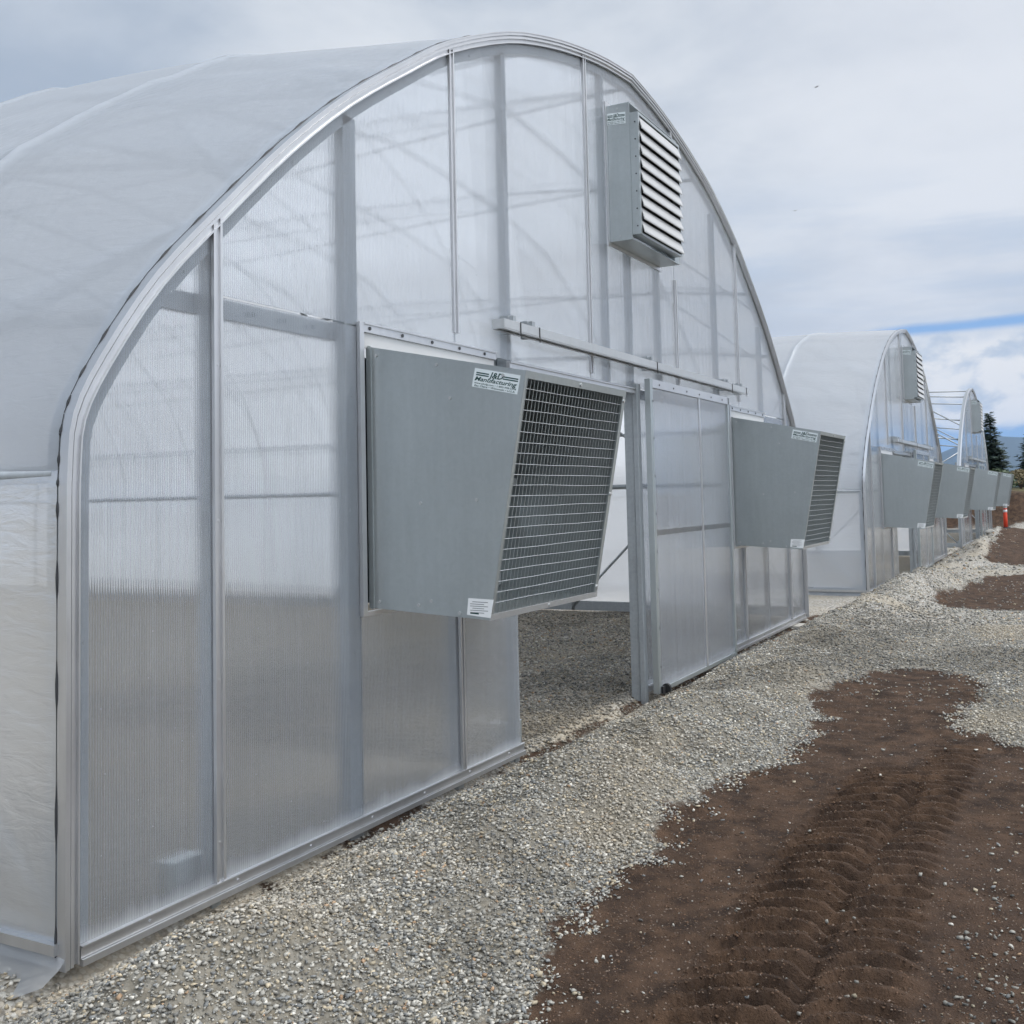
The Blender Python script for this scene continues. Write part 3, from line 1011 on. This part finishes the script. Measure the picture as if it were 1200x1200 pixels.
    door = dm.build('sliding_door', ['galv', 'dark'], g, bevel=0.003)
    MB().box((dx0 + 0.055, dy - 0.012, dz1 - 0.065), (dx1, dy + 0.045, dz1)).build('top_rail', 'alu', door)
    m = MB()
    m.box((1.135, dy - 0.006, dz0 + 0.03), (1.175, dy - 0.001, dz1 - 0.065))
    m.build('centre_strip', 'alu', door)
    for a, b in ((dx0 + 0.05, 1.15), (1.16, dx1 - 0.04)):
        m = MB()
        m.box((a, dy, dz0 + 0.03), (b, dy + 0.008, dz1 - 0.065))
        m.mi[4] = 1
        m.build('door_panel', ['poly', 'poly_back'], door)
    m = MB()
    m.disc((dx0 + 0.10, dy - 0.03, 0.03), (1, 0, 0), 0.035, 0.03, 14)
    m.box((dx0 + 0.04, dy - 0.03, 0.0), (dx0 + 0.16, dy - 0.012, 0.05))
    m.build('guide_roller', 'rubber', door)
    # ---- hoops, purlins, eave pipes, braces
    for k, y in enumerate(BOWS):
        MB().tube(arch_pts(y, -0.035), 0.03, 8).build('hoop', 'post', g, True)
    for px in PURL:
        i = near_idx(px)
        pts = []
        for y in [0.08] + BOWS:
            k = -0.08 + rise(y, ARCH[i][1])
            pts.append((ARCH[i][0] + ARCHN[i][0] * k, y, ARCH[i][1] + ARCHN[i][1] * k))
        MB().tube(pts, 0.019, 8).build('purlin', 'post', g, True)
    for s in (-1, 1):
        MB().tube([(s * 5.29, 0.05, EAVE), (s * 5.29, LEN, EAVE)], 0.032, 8).build('eave_pipe', 'post', g, True)
        MB().box((min(s * 5.255, s * 5.31), 0.03, 0.0), (max(s * 5.255, s * 5.31), LEN, 0.12)).build('base_board', 'post', g)
        for a, b in (((0.06, 0.05), (1.53, 1.55)), ((0.06, 2.62), (1.53, 1.66)), ((3.06, 0.05), (1.53, 1.55)), ((1.53, 1.66), (3.06, 3.1)), ((1.53, 4.35), (0.06, 3.45)), ((1.53, 3.75), (0.06, 2.85))):
            pts = []
            for t in (0, 0.25, 0.5, 0.75, 1):
                y, z = a[0] + (b[0] - a[0]) * t, a[1] + (b[1] - a[1]) * t
                x = 5.245 if z < 1.7 else -ARCH[[i for i in range(len(ARCH) // 2)][int(np.argmin(np.abs(ARCH[:len(ARCH) // 2, 1] - z)))]][0] - 0.05 + 0.7 * rise(y, z)
                pts.append((s * x, y, z))
            MB().tube(pts, 0.017, 8).build('brace', 'post', g, True)
    # ---- film: roof and two sidewalls
    ys = [0.014, 0.12, 0.3]
    y = 0.5
    while y < LEN:
        ys.append(y)
        y += 0.17
    ys.append(LEN)
    for b_ in BOWS[:6]:
        ys += [b_ - 0.09, b_ - 0.045, b_ - 0.02, b_, b_ + 0.02, b_ + 0.045, b_ + 0.09]
    ys = sorted(set(round(v, 4) for v in ys if v <= LEN))

    PI_ = [near_idx(px) for px in PURL]

    def film(side_lo, side_hi, name, m_, sag):
        ids = [i for i in range(len(ARCH)) if side_lo(ARCH[i])]
        vs_, fs_ = [], []
        for y in ys:
            ph = (y % 1.53) / 1.53
            bulge = sag * math.sin(math.pi * ph) ** 2 * min(1.0, y / 0.6)
            for i in ids:
                x, z = ARCH[i]
                k = 0.012 + rise(y, z) + bulge * (0.6 + 0.4 * math.sin(z * 2.1 + y)) + 0.004 * math.sin(z * 5 + y * 3)
                k += 0.022 * sum(math.exp(-((y - b_) / 0.03) ** 2) for b_ in BOWS) * (z > EAVE)
                k += 0.013 * sum(math.exp(-(math.hypot(x - ARCH[j_][0], z - ARCH[j_][1]) / 0.035) ** 2) for j_ in PI_) * (z > EAVE)
                vs_.append((x + ARCHN[i][0] * k, y, z + ARCHN[i][1] * k))
        n = len(ids)
        for j in range(len(ys) - 1):
            for i in range(n - 1):
                fs_.append((j * n + i, j * n + i + 1, (j + 1) * n + i + 1, (j + 1) * n + i))
        MB().add(vs_, fs_).build(name, m_, g, True)
    film(lambda p: p[1] >= 1.6, None, 'roof_film', 'film', -0.008)
    film(lambda p: p[1] <= 1.66 and p[0] < 0, None, 'sidewall_film', 'sidefilm', -0.008)
    film(lambda p: p[1] <= 1.66 and p[0] > 0, None, 'sidewall_film', 'sidefilm', -0.008)
    # loose film skirt lying on the ground at the left corner
    vs_, fs_ = [], []
    nx_, ny_ = 9, 60
    for j in range(ny_):
        y = -0.03 + j * 0.07
        for i in range(nx_):
            t = i / (nx_ - 1)
            o_ = 0.12 * t * (0.75 + 0.35 * math.sin(j * 0.6) + 0.3 * math.sin(j * 1.9))
            z = 0.05 - 0.085 * t ** 0.7 + 0.022 * math.sin(j * 1.3 + 2 * t) * t + 0.012 * math.sin(j * 3.1) * t
            vs_.append((-5.317 - o_, y, z))
    for j in range(ny_ - 1):
        for i in range(nx_ - 1):
            fs_.append((j * nx_ + i, j * nx_ + i + 1, (j + 1) * nx_ + i + 1, (j + 1) * nx_ + i))
    MB().add(vs_, fs_).build('film_skirt', 'looseplastic', g, True)
    m = MB()
    m.box((-5.34, 0.0, 0.05), (-5.318, LEN, 0.085))
    m.build('film_batten', 'alu', g)
    # ---- far end: frame and film
    m = MB()
    poly = [(x, z - 0.03) for x, z in ARCH if z > 0.02]
    poly = [(-5.2, 0.02)] + [(x * 0.995, z) for x, z in poly] + [(5.2, 0.02)]
    m.prism(poly, 1, LEN + 0.04, LEN + 0.048)
    m.build('back_wall', 'sidefilm', g)
    m = MB()
    for x in (-2.75, 0, 2.75):
        m.box((x - 0.04, LEN - 0.06, 0), (x + 0.04, LEN, arch_z(x) - 0.05))
    m.box((-5.1, LEN - 0.05, 2.2), (5.1, LEN - 0.01, 2.28))
    m.build('back_frame', 'post', g)
    return g


gh = build_greenhouse()
CENT = (0.0, 14.75, 29.3)
GRP = 'arched greenhouses standing in a row'
tag(gh, 'largest nearest arched greenhouse with film roof, clear panel end wall and open sliding door', 'greenhouse', GRP)
gh2 = copy_tree(gh)
gh2.location = (CENT[1], 0, -0.12)
tag(gh2, 'second arched greenhouse, film covered, standing between the nearest one and the bare hoop frame', 'greenhouse', GRP)
gh3 = copy_tree(gh, skip=('roof_film', 'sidewall_film', 'film_edge_shadow', 'film_skirt', 'film_batten', 'back_wall'))
gh3.location = (CENT[2], 0, -0.12)
tag(gh3, 'farthest arched greenhouse with bare uncovered hoops and purlins behind its end wall', 'greenhouse', GRP)


# ------------------------------------------------------------------ slant exhaust fans
FW = 1.18
SIDE = [(0.0, 2.25), (-0.864, 2.068), (-0.655, 0.962), (0.0, 1.0)]          # (y, z)


def sticker(parent, org, u, v, W, H, x_face):
    """logo sticker on the side facing -X: org = top-left corner (y, z); u to the right, v down (unit 2D vectors)"""
    u, v = np.array(u, float), np.array(v, float)
    u, v = u / np.linalg.norm(u), v / np.linalg.norm(v)
    org = np.array(org, float)

    def q(a, b):
        p = org + u * a + v * b
        return p
    m = MB()
    m.prism([tuple(q(0, 0)), tuple(q(W, 0)), tuple(q(W, H)), tuple(q(0, H))], 0, x_face - 0.0015, x_face - 0.0002)
    st = m.build('logo_sticker', 'label', parent)
    s = H / 0.085
    lines = [('J&D', W * 0.49, 0.0335 * s, 0.038 * s, 0.25, 0.0009 * s, 0.32),
             ('Manufacturing', W * 0.5, 0.0545 * s, 0.027 * s, 0.3, 0.0005 * s, 0.93),
             ('www.jdmfg.com \u2022 1-800-998-2398', W * 0.5, 0.0685 * s, 0.0115 * s, 0, 0.0001 * s, 0.92),
             ('Eau Claire \u2022 Wisconsin \u2022 U.S.A.', W * 0.5, 0.0805 * s, 0.0115 * s, 0.2, 0.0002 * s, 0.90)]
    vs_, fs_ = [], []
    for L_ in lines:
        tv, tf = text_mesh([(L_[0], 0, 0, L_[3], L_[4], L_[5], 1.0)])
        lo, hi = min(a for a, _ in tv), max(a for a, _ in tv)
        kx = L_[6] * W / (hi - lo)
        tv = [((a - (lo + hi) / 2) * kx, h_) for a, h_ in tv]
        b = len(vs_)
        for a, h_ in tv:
            p = q(L_[1] + a, L_[2] - h_)
            vs_.append((x_face - 0.0022, p[0], p[1]))
        fs_ += [tuple(i + b for i in f) for f in tf]
    for a0, a1 in ((0.05, 0.33), (0.64, 0.97)):
        for b0, b1 in ((0.016, 0.0215), (0.0255, 0.031)):
            b = len(vs_)
            for a, h_ in ((a0, b0), (a1, b0), (a1, b1), (a0, b1)):
                p = q(a * W, h_ * s)
                vs_.append((x_face - 0.0022, p[0], p[1]))
            fs_.append((b, b + 1, b + 2, b + 3))
    MB().add(vs_, fs_).build('lettering', 'ink', st)
    return st


def build_fan():
    """origin on the wall plane at ground level, left side of the housing at x = 0"""
    g = empty('exhaust_fan', (0, 0, 0))
    T = 0.006
    m = MB()
    m.prism(SIDE, 0, 0.0, T)
    m.prism(SIDE, 0, FW - T, FW)
    # top and bottom sheets
    (y0, z0), (y1, z1), (y2, z2), (y3, z3) = SIDE
    m.prism([(y0, z0 - 0.001), (y1 + 0.001, z1 - 0.001), (y1 + 0.001, z1 - T), (y0, z0 - T)], 0, T, FW - T)
    m.prism([(y3, z3 + T), (y2 + 0.001, z2 + T), (y2 + 0.001, z2 + 0.001), (y3, z3 + 0.001)], 0, T, FW - T)
    # folded seams and pop rivets on the visible side
    m.prism([(-0.012, 2.252), (-0.03, 2.248), (-0.03, 0.996), (-0.012, 0.995)], 0, -0.005, -0.0003)
    n_ = Vector((-1, 0, 0))
    for y, z in ((-0.06, 2.20), (-0.40, 2.13), (-0.75, 2.055), (-0.47, 1.97), (-0.30, 1.49), (-0.28, 1.02), (-0.06, 1.03), (-0.35, 1.04), (-0.5, 0.99), (-0.6, 1.5)):
        m.disc((-0.0005, y, z), n_, 0.008, 0.005, 8, 1)
    m.build('housing', ['galv', 'bright'], g)
    # front face frame of angle bars, sloping
    P0, P1 = Vector((0, y1, z1)), Vector((0, y2, z2))
    d = (P1 - P0).normalized()
    nrm = Vector((0, -d.z, d.y)) if -d.z < 0 else Vector((0, d.z, -d.y))
    L = (P1 - P0).length

    def F(x, t, o=0.0):
        return P0 + d * t + nrm * o + Vector((x, 0, 0))
    m = MB()
    wv = 0.028
    m.bar(F(0.001, 0.016, -0.004), F(FW - 0.001, 0.016, -0.004), 0.034, 0.012, 0, up=nrm)
    m.bar(F(0.001, L - 0.012, -0.002), F(FW - 0.001, L - 0.012, -0.002), 0.026, 0.012, 1, up=nrm)
    m.bar(F(0.013, 0.033, -0.004), F(0.013, L - 0.026, -0.004), 0.024, 0.012, 0, up=nrm)
    m.bar(F(FW - 0.02, 0.033, -0.004), F(FW - 0.02, L - 0.026, -0.004), 0.036, 0.012, 0, up=nrm)
    for t in (0.05, 0.5, 0.95):
        m.disc(F(FW - 0.02, L * t, 0.002), nrm, 0.009, 0.006, 8, 1)
    m.disc(F(FW * 0.5, L - 0.012, 0.004), nrm, 0.009, 0.006, 8, 1)
    m.disc(F(FW * 0.5, 0.016, 0.002), nrm, 0.009, 0.006, 8, 1)
    m.build('front_frame', ['galv', 'bright'], g)
    # wire guard
    m = MB()
    nh = 22
    for i in range(1, nh):
        t = 0.03 + (L - 0.055) * i / nh
        sag = 0.0022 * math.sin(i * 1.7)
        m.tube([F(0.02, t, -0.008), F(FW * 0.33, t + sag, -0.007), F(FW * 0.66, t - sag, -0.007), F(FW - 0.03, t, -0.008)], 0.0016, 5, 0, False)
    nv = 32
    for i in range(1, nv):
        x = 0.02 + (FW - 0.05) * i / nv
        m.bar(F(x, 0.03, -0.0125), F(x, L - 0.02, -0.0125), 0.0034, 0.0024, 1)
    m.build('wire_guard', ['wire', 'galv'], g)
    # dark orifice plate with a round throat
    cx_, cz_, R_ = FW / 2, 1.60, 0.50
    yp = -0.07
    seg = 48
    vs_, fs_ = [], []
    zlo, zhi = 1.012, 2.212
    for i in range(seg):
        a = 2 * math.pi * i / seg
        ca, sa = math.cos(a), math.sin(a)
        k = min((FW / 2 - 0.008) / max(abs(ca), 1e-6), ((zhi - cz_) if sa > 0 else (cz_ - zlo)) / max(abs(sa), 1e-6))
        vs_ += [(cx_ + ca * k, yp, cz_ + sa * k), (cx_ + ca * R_, yp, cz_ + sa * R_), (cx_ + ca * (R_ - 0.01), yp - 0.05, cz_ + sa * (R_ - 0.01)),
                (cx_ + ca * (R_ - 0.02), yp + 0.06, cz_ + sa * (R_ - 0.02))]
    for i in range(seg):
        j = (i + 1) % seg
        for a, b in ((0, 1), (1, 2), (2, 3)):
            fs_.append((i * 4 + a, j * 4 + a, j * 4 + b, i * 4 + b))
    MB().add(vs_, fs_).build('fan_shroud', 'casing', g, True)
    MB().box((0.01, 0.03, 1.02), (FW - 0.01, 0.036, 2.2)).build('back_shutter', 'dark', g)
    # hub, blades, motor, drive struts
    m = MB()
    m.tube([(cx_, yp + 0.05, cz_), (cx_, yp - 0.06, cz_)], 0.075, 20)
    m.build('hub', 'motor', g, True)
    for k in range(5):
        a0 = 2 * math.pi * k / 5 + 0.5
        vs_, fs_ = [], []
        for i in range(7):
            r = 0.07 + 0.39 * i / 6
            ch = 0.10 + 0.17 * math.sin(math.pi * min(1, i / 6 * 0.62 + 0.1))
            tw = rad(38 - 3.2 * i)
            for s_ in (-0.5, -0.17, 0.17, 0.5):
                u = s_ * ch
                sw = 0.05 * (i / 6) ** 2
                tx, ty = u * math.cos(tw) + sw, u * math.sin(tw) + 0.02 * (0.25 - s_ * s_)
                x = r * math.cos(a0) - tx * math.sin(a0)
                z = r * math.sin(a0) + tx * math.cos(a0)
                vs_.append((cx_ + x, yp - 0.005 + ty * 0.9, cz_ + z))
        for i in range(6):
            for s_ in range(3):
                fs_.append((i * 4 + s_, i * 4 + s_ + 1, i * 4 + 5 + s_, i * 4 + 4 + s_))
        ob = MB().add(vs_, fs_).build('fan_blade', 'blade', g, True)
        md = ob.modifiers.new('thickness', 'SOLIDIFY')
        md.thickness = 0.003
    m = MB()
    m.tube([(0.26, -0.15, 1.56), (0.26, -0.34, 1.56)], 0.075, 18)
    m.tube([(0.26, -0.34, 1.56), (0.26, -0.37, 1.56)], 0.035, 12)
    m.box((0.19, -0.33, 1.46), (0.33, -0.17, 1.50))
    m.box((0.33, -0.30, 1.52), (0.38, -0.22, 1.60))
    m.build('motor', 'casing', g)
    m = MB()
    m.bar((0.02, -0.17, 1.60), (FW - 0.02, -0.17, 1.60), 0.05, 0.03)
    m.bar((cx_, -0.15, 1.02), (cx_, -0.15, 1.575), 0.05, 0.03)
    m.bar((0.25, -0.20, 1.60), (0.55, -0.35, 1.98), 0.010, 0.010, 1)
    m.bar((0.08, -0.36, 1.62), (0.16, -0.36, 1.50), 0.08, 0.004, 1, up=(0, 1, 0))
    m.build('motor_mount', ['casing', 'bright'], g)
    # stickers
    sticker(g, (-0.606, 2.099), (-0.251, -0.056), (0.02, -0.088), 0.238, 0.086, 0.0)
    m = MB()
    m.prism([(-0.547, 1.058), (-0.677, 1.054), (-0.660, 0.972), (-0.538, 0.984)], 0, -0.0016, -0.0003)
    rt = m.build('rating_label', 'paper', g)
    m = MB()
    for i in range(6):
        z = 1.044 - i * 0.0095
        m.prism([(-0.556 - 0.012 * (i % 3 == 0), z), (-0.648 + 0.02 * (i % 2), z - 0.002), (-0.648 + 0.02 * (i % 2), z - 0.0045), (-0.556 - 0.012 * (i % 3 == 0), z - 0.0025)], 0, -0.0021, -0.00165)
    m.build('fine_print', 'grey_ink', rt)
    m = MB()
    m.prism([(-0.556, 0.995), (-0.60, 0.9925), (-0.60, 0.9865), (-0.556, 0.989)], 0, -0.0021, -0.00165)
    m.build('maker_mark', 'ink', rt)
    return g


fan = build_fan()
FG = 'slant hood exhaust fans on the greenhouse end walls'
fan_spots = []
FL = [('large slanted exhaust fan left of the open doorway on the nearest greenhouse', 0, -3.58),
      ('slanted exhaust fan right of the sliding door on the nearest greenhouse', 0, 2.44),
      ('left slanted exhaust fan on the second greenhouse, below its louvred vent', 1, -3.58),
      ('right slanted exhaust fan on the second greenhouse, nearer the bare hoop frame', 1, 2.70),
      ('left slanted exhaust fan on the farthest greenhouse, beside its doorway', 2, -3.20),
      ('farthest small slanted exhaust fan, rightmost in the row before the spruce tree', 2, 3.4)]
for i, (lb, k, x) in enumerate(FL):
    o = fan if i == 0 else copy_tree(fan)
    o.location = (CENT[k] + x, 0, -0.12 if k else 0)
    tag(o, lb, 'exhaust fan', FG)


# ------------------------------------------------------------------ louvred vents
def build_vent():
    g = empty('louvre_vent', (0, 0, 0))
    x0, x1, zl, zh, yd = -0.50, 0.545, 3.385, 4.415, -0.185
    t = 0.006
    m = MB()
    m.box((x0, yd, zl), (x0 + t, -0.001, zh))
    m.box((x1 - t, yd, zl), (x1, -0.001, zh))
    m.box((x0 + t, yd, zh - t), (x1 - t, -0.001, zh))
    m.box((x0 + t, yd, zl), (x1 - t, -0.001, zl + t))
    for z in (3.42, 4.38):
        m.disc((x0, -0.09, z), (-1, 0, 0), 0.008, 0.004, 8, 1)
    m.build('housing', ['galv', 'bright'], g)
    m = MB()
    m.box((x0 - 0.035, -0.010, zl - 0.03), (x0 - 0.003, -0.0005, zh + 0.03))
    m.box((x1 + 0.003, -0.010, zl - 0.03), (x1 + 0.03, -0.0005, zh + 0.03))
    m.box((x0 - 0.003, -0.010, zl - 0.03), (x1 + 0.003, -0.0005, zl - 0.002))
    m.box((x0 - 0.003, -0.010, zh + 0.002), (x1 + 0.003, -0.0005, zh + 0.03))
    m.build('wall_flange', 'alu', g)
    # shutter box in front
    a0, a1, b0, b1, yf = x0 + 0.008, 0.42, 3.42, 4.315, -0.25
    m = MB()
    m.box((a0, yf, b0), (a0 + 0.03, yd + 0.02, b1 + 0.02))
    m.box((a1 - 0.02, yf, b0), (a1, yd + 0.02, b1 + 0.02))
    m.box((a0 + 0.03, yf, b1), (a1 - 0.02, yd + 0.02, b1 + 0.02))
    m.box((a0 + 0.03, yf, b0 - 0.004), (a1 - 0.02, yd + 0.02, b0 + 0.012))
    m.box((x0 + t, yd + 0.001, zl + t), (a0 - 0.001, yd + 0.006, zh - t))
    m.box((a1 + 0.001, yd + 0.001, zl + t), (x1 - t, yd + 0.006, zh - t))
    for i in range(7):
        m.disc((a0 - 0.0002, -0.225, b0 + 0.06 + i * 0.13), (-1, 0, 0), 0.006, 0.003, 6, 1)
    m.build('shutter_frame', ['galv', 'dark'], g)
    MB().box((a0 + 0.031, yd - 0.004, b0 + 0.014), (a1 - 0.021, yd - 0.001, b1 - 0.001)).build('backing', 'dark', g)
    n = 9
    for i in range(n):
        z0 = b0 + 0.014 + (b1 - b0 - 0.02) * i / n
        h_ = (b1 - b0 - 0.02) / n
        sec = [(yf - 0.018, z0 + 0.002), (yf - 0.020, z0 + 0.010), (yf + 0.006, z0 + h_ - 0.007), (yf + 0.022, z0 + h_ - 0.005), (yf + 0.022, z0 + h_ - 0.009),
               (yf + 0.006, z0 + h_ - 0.013), (yf - 0.013, z0 + 0.010), (yf - 0.012, z0 + 0.002)]
        MB().prism(sec, 0, a0 + 0.032, a1 - 0.004).build('slat', 'slat', g)
    sticker(g, (-0.006, 4.357), (-0.157, -0.012), (0.0, -1), 0.150, 0.088, x0)
    return g


vent = build_vent()
for i, lb in enumerate(('largest louvred vent box high on the nearest greenhouse gable', 'louvred vent box high on the second greenhouse gable',
                        'smallest louvred vent box on the farthest greenhouse gable beside the bare hoops')):
    o = vent if i == 0 else copy_tree(vent)
    o.location = (CENT[i], 0, -0.12 if i else 0)
    tag(o, lb, 'louvre vent', 'louvred vent boxes near the greenhouse peaks')


# ------------------------------------------------------------------ background
def gz(x, y):
    return float(ground_parts(np.array([x], float), np.array([y], float))[0][0])


def spruce(loc, h_, rb, seed, label):
    rr = random.Random(seed)
    g = empty('spruce_tree', (loc[0], loc[1], gz(*loc) - 0.05))
    MB().tube([(0, 0, 0), (0.03, 0, h_ * 0.5), (0, 0.02, h_ * 0.98)], [h_ * 0.022, h_ * 0.013, 0.01], 8).build('trunk', 'bark', g, True)
    m = MB()
    lv = int(h_ * 5.5)
    for i in range(lv):
        t = i / lv
        z = h_ * (0.08 + 0.9 * t)
        R0 = rb * (1 - t) ** 0.85 + 0.06
        nb = max(5, int(11 * (1 - t) + 4))
        for k in range(nb):
            a = rr.uniform(0, 2 * math.pi)
            R_ = R0 * rr.uniform(0.5, 1.3) * (0.8 + 0.25 * math.sin(a * 3 + seed))
            dz = -0.10 * R_ + rr.uniform(-0.45, 0.30)
            ns = max(3, int(R_ * 7))
            for j in range(ns):
                f = (j + 0.7) / ns
                c = Vector((math.cos(a) * R_ * f, math.sin(a) * R_ * f, z + dz * f + rr.uniform(-0.12, 0.12)))
                wd = 0.10 + 0.16 * (1 - f * 0.6)
                for s_ in (-1, 1, 0):
                    d = Vector((math.cos(a + s_ * 0.9), math.sin(a + s_ * 0.9), rr.uniform(-0.35, 0.15))) * wd * 1.9
                    side = Vector((-d.y, d.x, rr.uniform(-0.1, 0.1)))* 0.16
                    m.add([c - side, c + d * 0.5 - side * 0.9 + Vector((0, 0, -0.03)), c + d, c + d * 0.5 + side * 0.9 + Vector((0, 0, -0.03)), c + side], [(0, 1, 2, 3, 4)])
    m.build('crown', 'needle', g)
    tag(g, label, 'tree', 'spruce trees beyond the earth bank')
    return g


spruce((88.0, 3.55), 6.4, 2.3, 3, 'tall dark spruce standing just beyond the last exhaust fan')
spruce((90.0, 0.85), 4.5, 1.9, 5, 'shorter spruce at the right edge of the photo, beyond the earth bank')
spruce((92.0, 9.5), 4.6, 2.6, 8, 'dark low spruce seen between the bare hoops of the farthest greenhouse')


def bush(loc, h_, seed, label, m_='shrub', name='shrub'):
    rr = random.Random(seed)
    g = empty(name, (loc[0], loc[1], gz(*loc) - 0.05))
    m = MB()
    for k in range(7):
        a = rr.uniform(0, 6.28)
        m.tube([(0, 0, 0), (math.cos(a) * h_ * 0.3, math.sin(a) * h_ * 0.3, h_ * 0.7)], [0.03, 0.01], 5)
    m.build('stem', 'bark', g)
    m = MB()
    for k in range(520):
        a, e, r = rr.uniform(0, 6.28), rr.uniform(-0.3, 1.5), rr.uniform(0.4, 1) ** 0.5
        c = Vector((math.cos(a) * math.cos(e) * r * h_ * 0.75, math.sin(a) * math.cos(e) * r * h_ * 0.75, max(0.05, h_ * (0.42 + 0.55 * math.sin(e) * r))))
        d = Vector((rr.uniform(-1, 1), rr.uniform(-1, 1), rr.uniform(-1, 1))).normalized() * 0.12 * (h_ / 1.3)
        s_ = d.orthogonal().normalized() * 0.05 * (h_ / 1.3)
        m.add([c - d, c + s_, c + d, c - s_], [(0, 1, 2, 3)])
    m.build('foliage', m_, g)
    tag(g, label, 'shrub', 'shrubs along the top of the earth bank')


bush((47.0, 0.55), 1.15, 1, 'olive green shrub on the earth bank just right of the last fan', 'shrub')
bush((49.0, -0.35), 1.0, 2, 'dry straw coloured shrub on the bank below the shorter spruce', 'drygrass')
bush((52.0, -1.0), 1.1, 4, 'green shrub on the bank at the right edge of the photo', 'shrub')

# orange delineator post with two white bands
g = empty('delineator_post', (33.0, -0.57, gz(33.0, -0.57) - 0.01))
m = MB()
m.tube([(0, 0, 0.04), (0, 0, 0.45), (0, 0, 0.84), (0, 0, 0.88)], [0.07, 0.065, 0.06, 0.035], 14)
m.build('post', 'orange', g, True)
MB().tube([(0, 0, 0), (0, 0, 0.045)], [0.17, 0.15], 16).build('base', 'rubber', g)
for z in (0.56, 0.70):
    MB().tube([(0, 0, z), (0, 0, z + 0.09)], 0.068, 14).build('reflective_band', 'reflect', g, True)
tag(g, 'orange delineator post with two white bands before the earth bank', 'traffic post')


# pale lump of rock left on the gravel shoulder
rr = random.Random(12)
bm = bmesh.new()
bmesh.ops.create_icosphere(bm, subdivisions=2, radius=0.17)
for v_ in bm.verts:
    v_.co *= rr.uniform(0.75, 1.2)
    v_.co.z *= 0.6
me = bpy.data.meshes.new('rock')
bm.to_mesh(me)
bm.free()
me.materials.append(M['concrete'])
rock = bpy.data.objects.new('rock', me)
COL.objects.link(rock)
rock.location = (28.3, -0.42, gz(28.3, -0.42) + 0.05)
tag(rock, 'pale lump of rock lying on the gravel before the farthest greenhouse', 'rock')


# birds far up
def bird(px_dir, dist, span, roll, label):
    g = Vector(CAM) + Vector(px_dir).normalized() * dist
    m = MB()
    m.tube([(-0.5, 0, 0), (-0.3, 0, 0.01), (0, 0, 0.02), (0.28, 0, 0.02), (0.42, 0, 0.03), (0.5, 0, 0.02)], [0.02, 0.06, 0.09, 0.07, 0.05, 0.01], 8)
    for s_ in (-1, 1):
        m.add([(0.18, s_ * 0.05, 0.03), (-0.16, s_ * 0.05, 0.02), (-0.1, s_ * 0.55, 0.16), (-0.12, s_ * 1.05, 0.08), (0.02, s_ * 0.95, 0.10), (0.22, s_ * 0.5, 0.17)],
              [(0, 1, 2, 5), (5, 2, 3, 4)])
    m.add([(-0.45, -0.03, 0.01), (-0.75, -0.14, 0.01), (-0.75, 0.14, 0.01), (-0.45, 0.03, 0.01)], [(0, 1, 2, 3)])
    ob = m.build('bird', 'bird')
    ob.location = g
    ob.scale = (span / 2, span / 2, span / 2)
    ob.rotation_euler = roll
    tag(ob, label, 'bird', 'birds flying in the cloudy sky')


def pix_dir(px, py):
    a, b = (px - 600) / 1250.0, (py - 508) / 1250.0
    return right * a + down * b + fwd


bird(pix_dir(957, 102), 80, 0.62, (rad(-25), 0, rad(60)), 'dark bird with spread wings, the higher of two in the sky')
bird(pix_dir(932, 247), 110, 0.5, (rad(10), 0, rad(200)), 'tiny dark bird, the lower and smaller of two in the sky')


# distant mountain ridge
def make_mountain():
    vs_, fs_ = [], []
    n, k = 90, 10
    for j in range(k):
        for i in range(n):
            az_ = rad(-24 + 60 * i / (n - 1))
            d = 7800 + 2400 * j / (k - 1) * 1.0
            t = j / (k - 1)
            rdg = 400 + 75 * math.sin((az_ - rad(2)) * 7) * math.exp(-((az_ - rad(1)) * 3) ** 2) + 45 * (float(fbm(np.array([az_ * 16.0]), np.array([2.0]), 40)[0]) - 0.5)
            fall = 1 - sstep(0.0, 0.07, np.array([az_ - rad(3.6)]))[0] * 0.45
            z = -20 + (rdg * fall + 40) * (t ** 0.8) + (18 * (float(fbm(np.array([az_ * 60.0]), np.array([t * 6]), 41)[0]) - 0.5) if 0 < j < k else 0)
            vs_.append((d * math.cos(az_), d * math.sin(az_), z))
    for j in range(k - 1):
        for i in range(n - 1):
            fs_.append((j * n + i, j * n + i + 1, (j + 1) * n + i + 1, (j + 1) * n + i))
    ob = MB().add(vs_, fs_).build('mountain', 'mountain', None, True)
    tag(ob, kind='structure')


make_mountain()


# air: far things fade to blue
def make_haze():
    m_, t = mat('air')
    v = t.n('ShaderNodeVolumePrincipled', {'Color': (0.42, 0.64, 1.0, 1), 'Density': 0.00005, 'Anisotropy': 0.0})
    o = t.n('ShaderNodeOutputMaterial')
    t.t.links.new(v.outputs[0], o.inputs['Volume'])
    ob = MB().box((-4000, -7500, -70), (11500, 7500, 640)).build('haze', m_)
    tag(ob, kind='stuff')


make_haze()
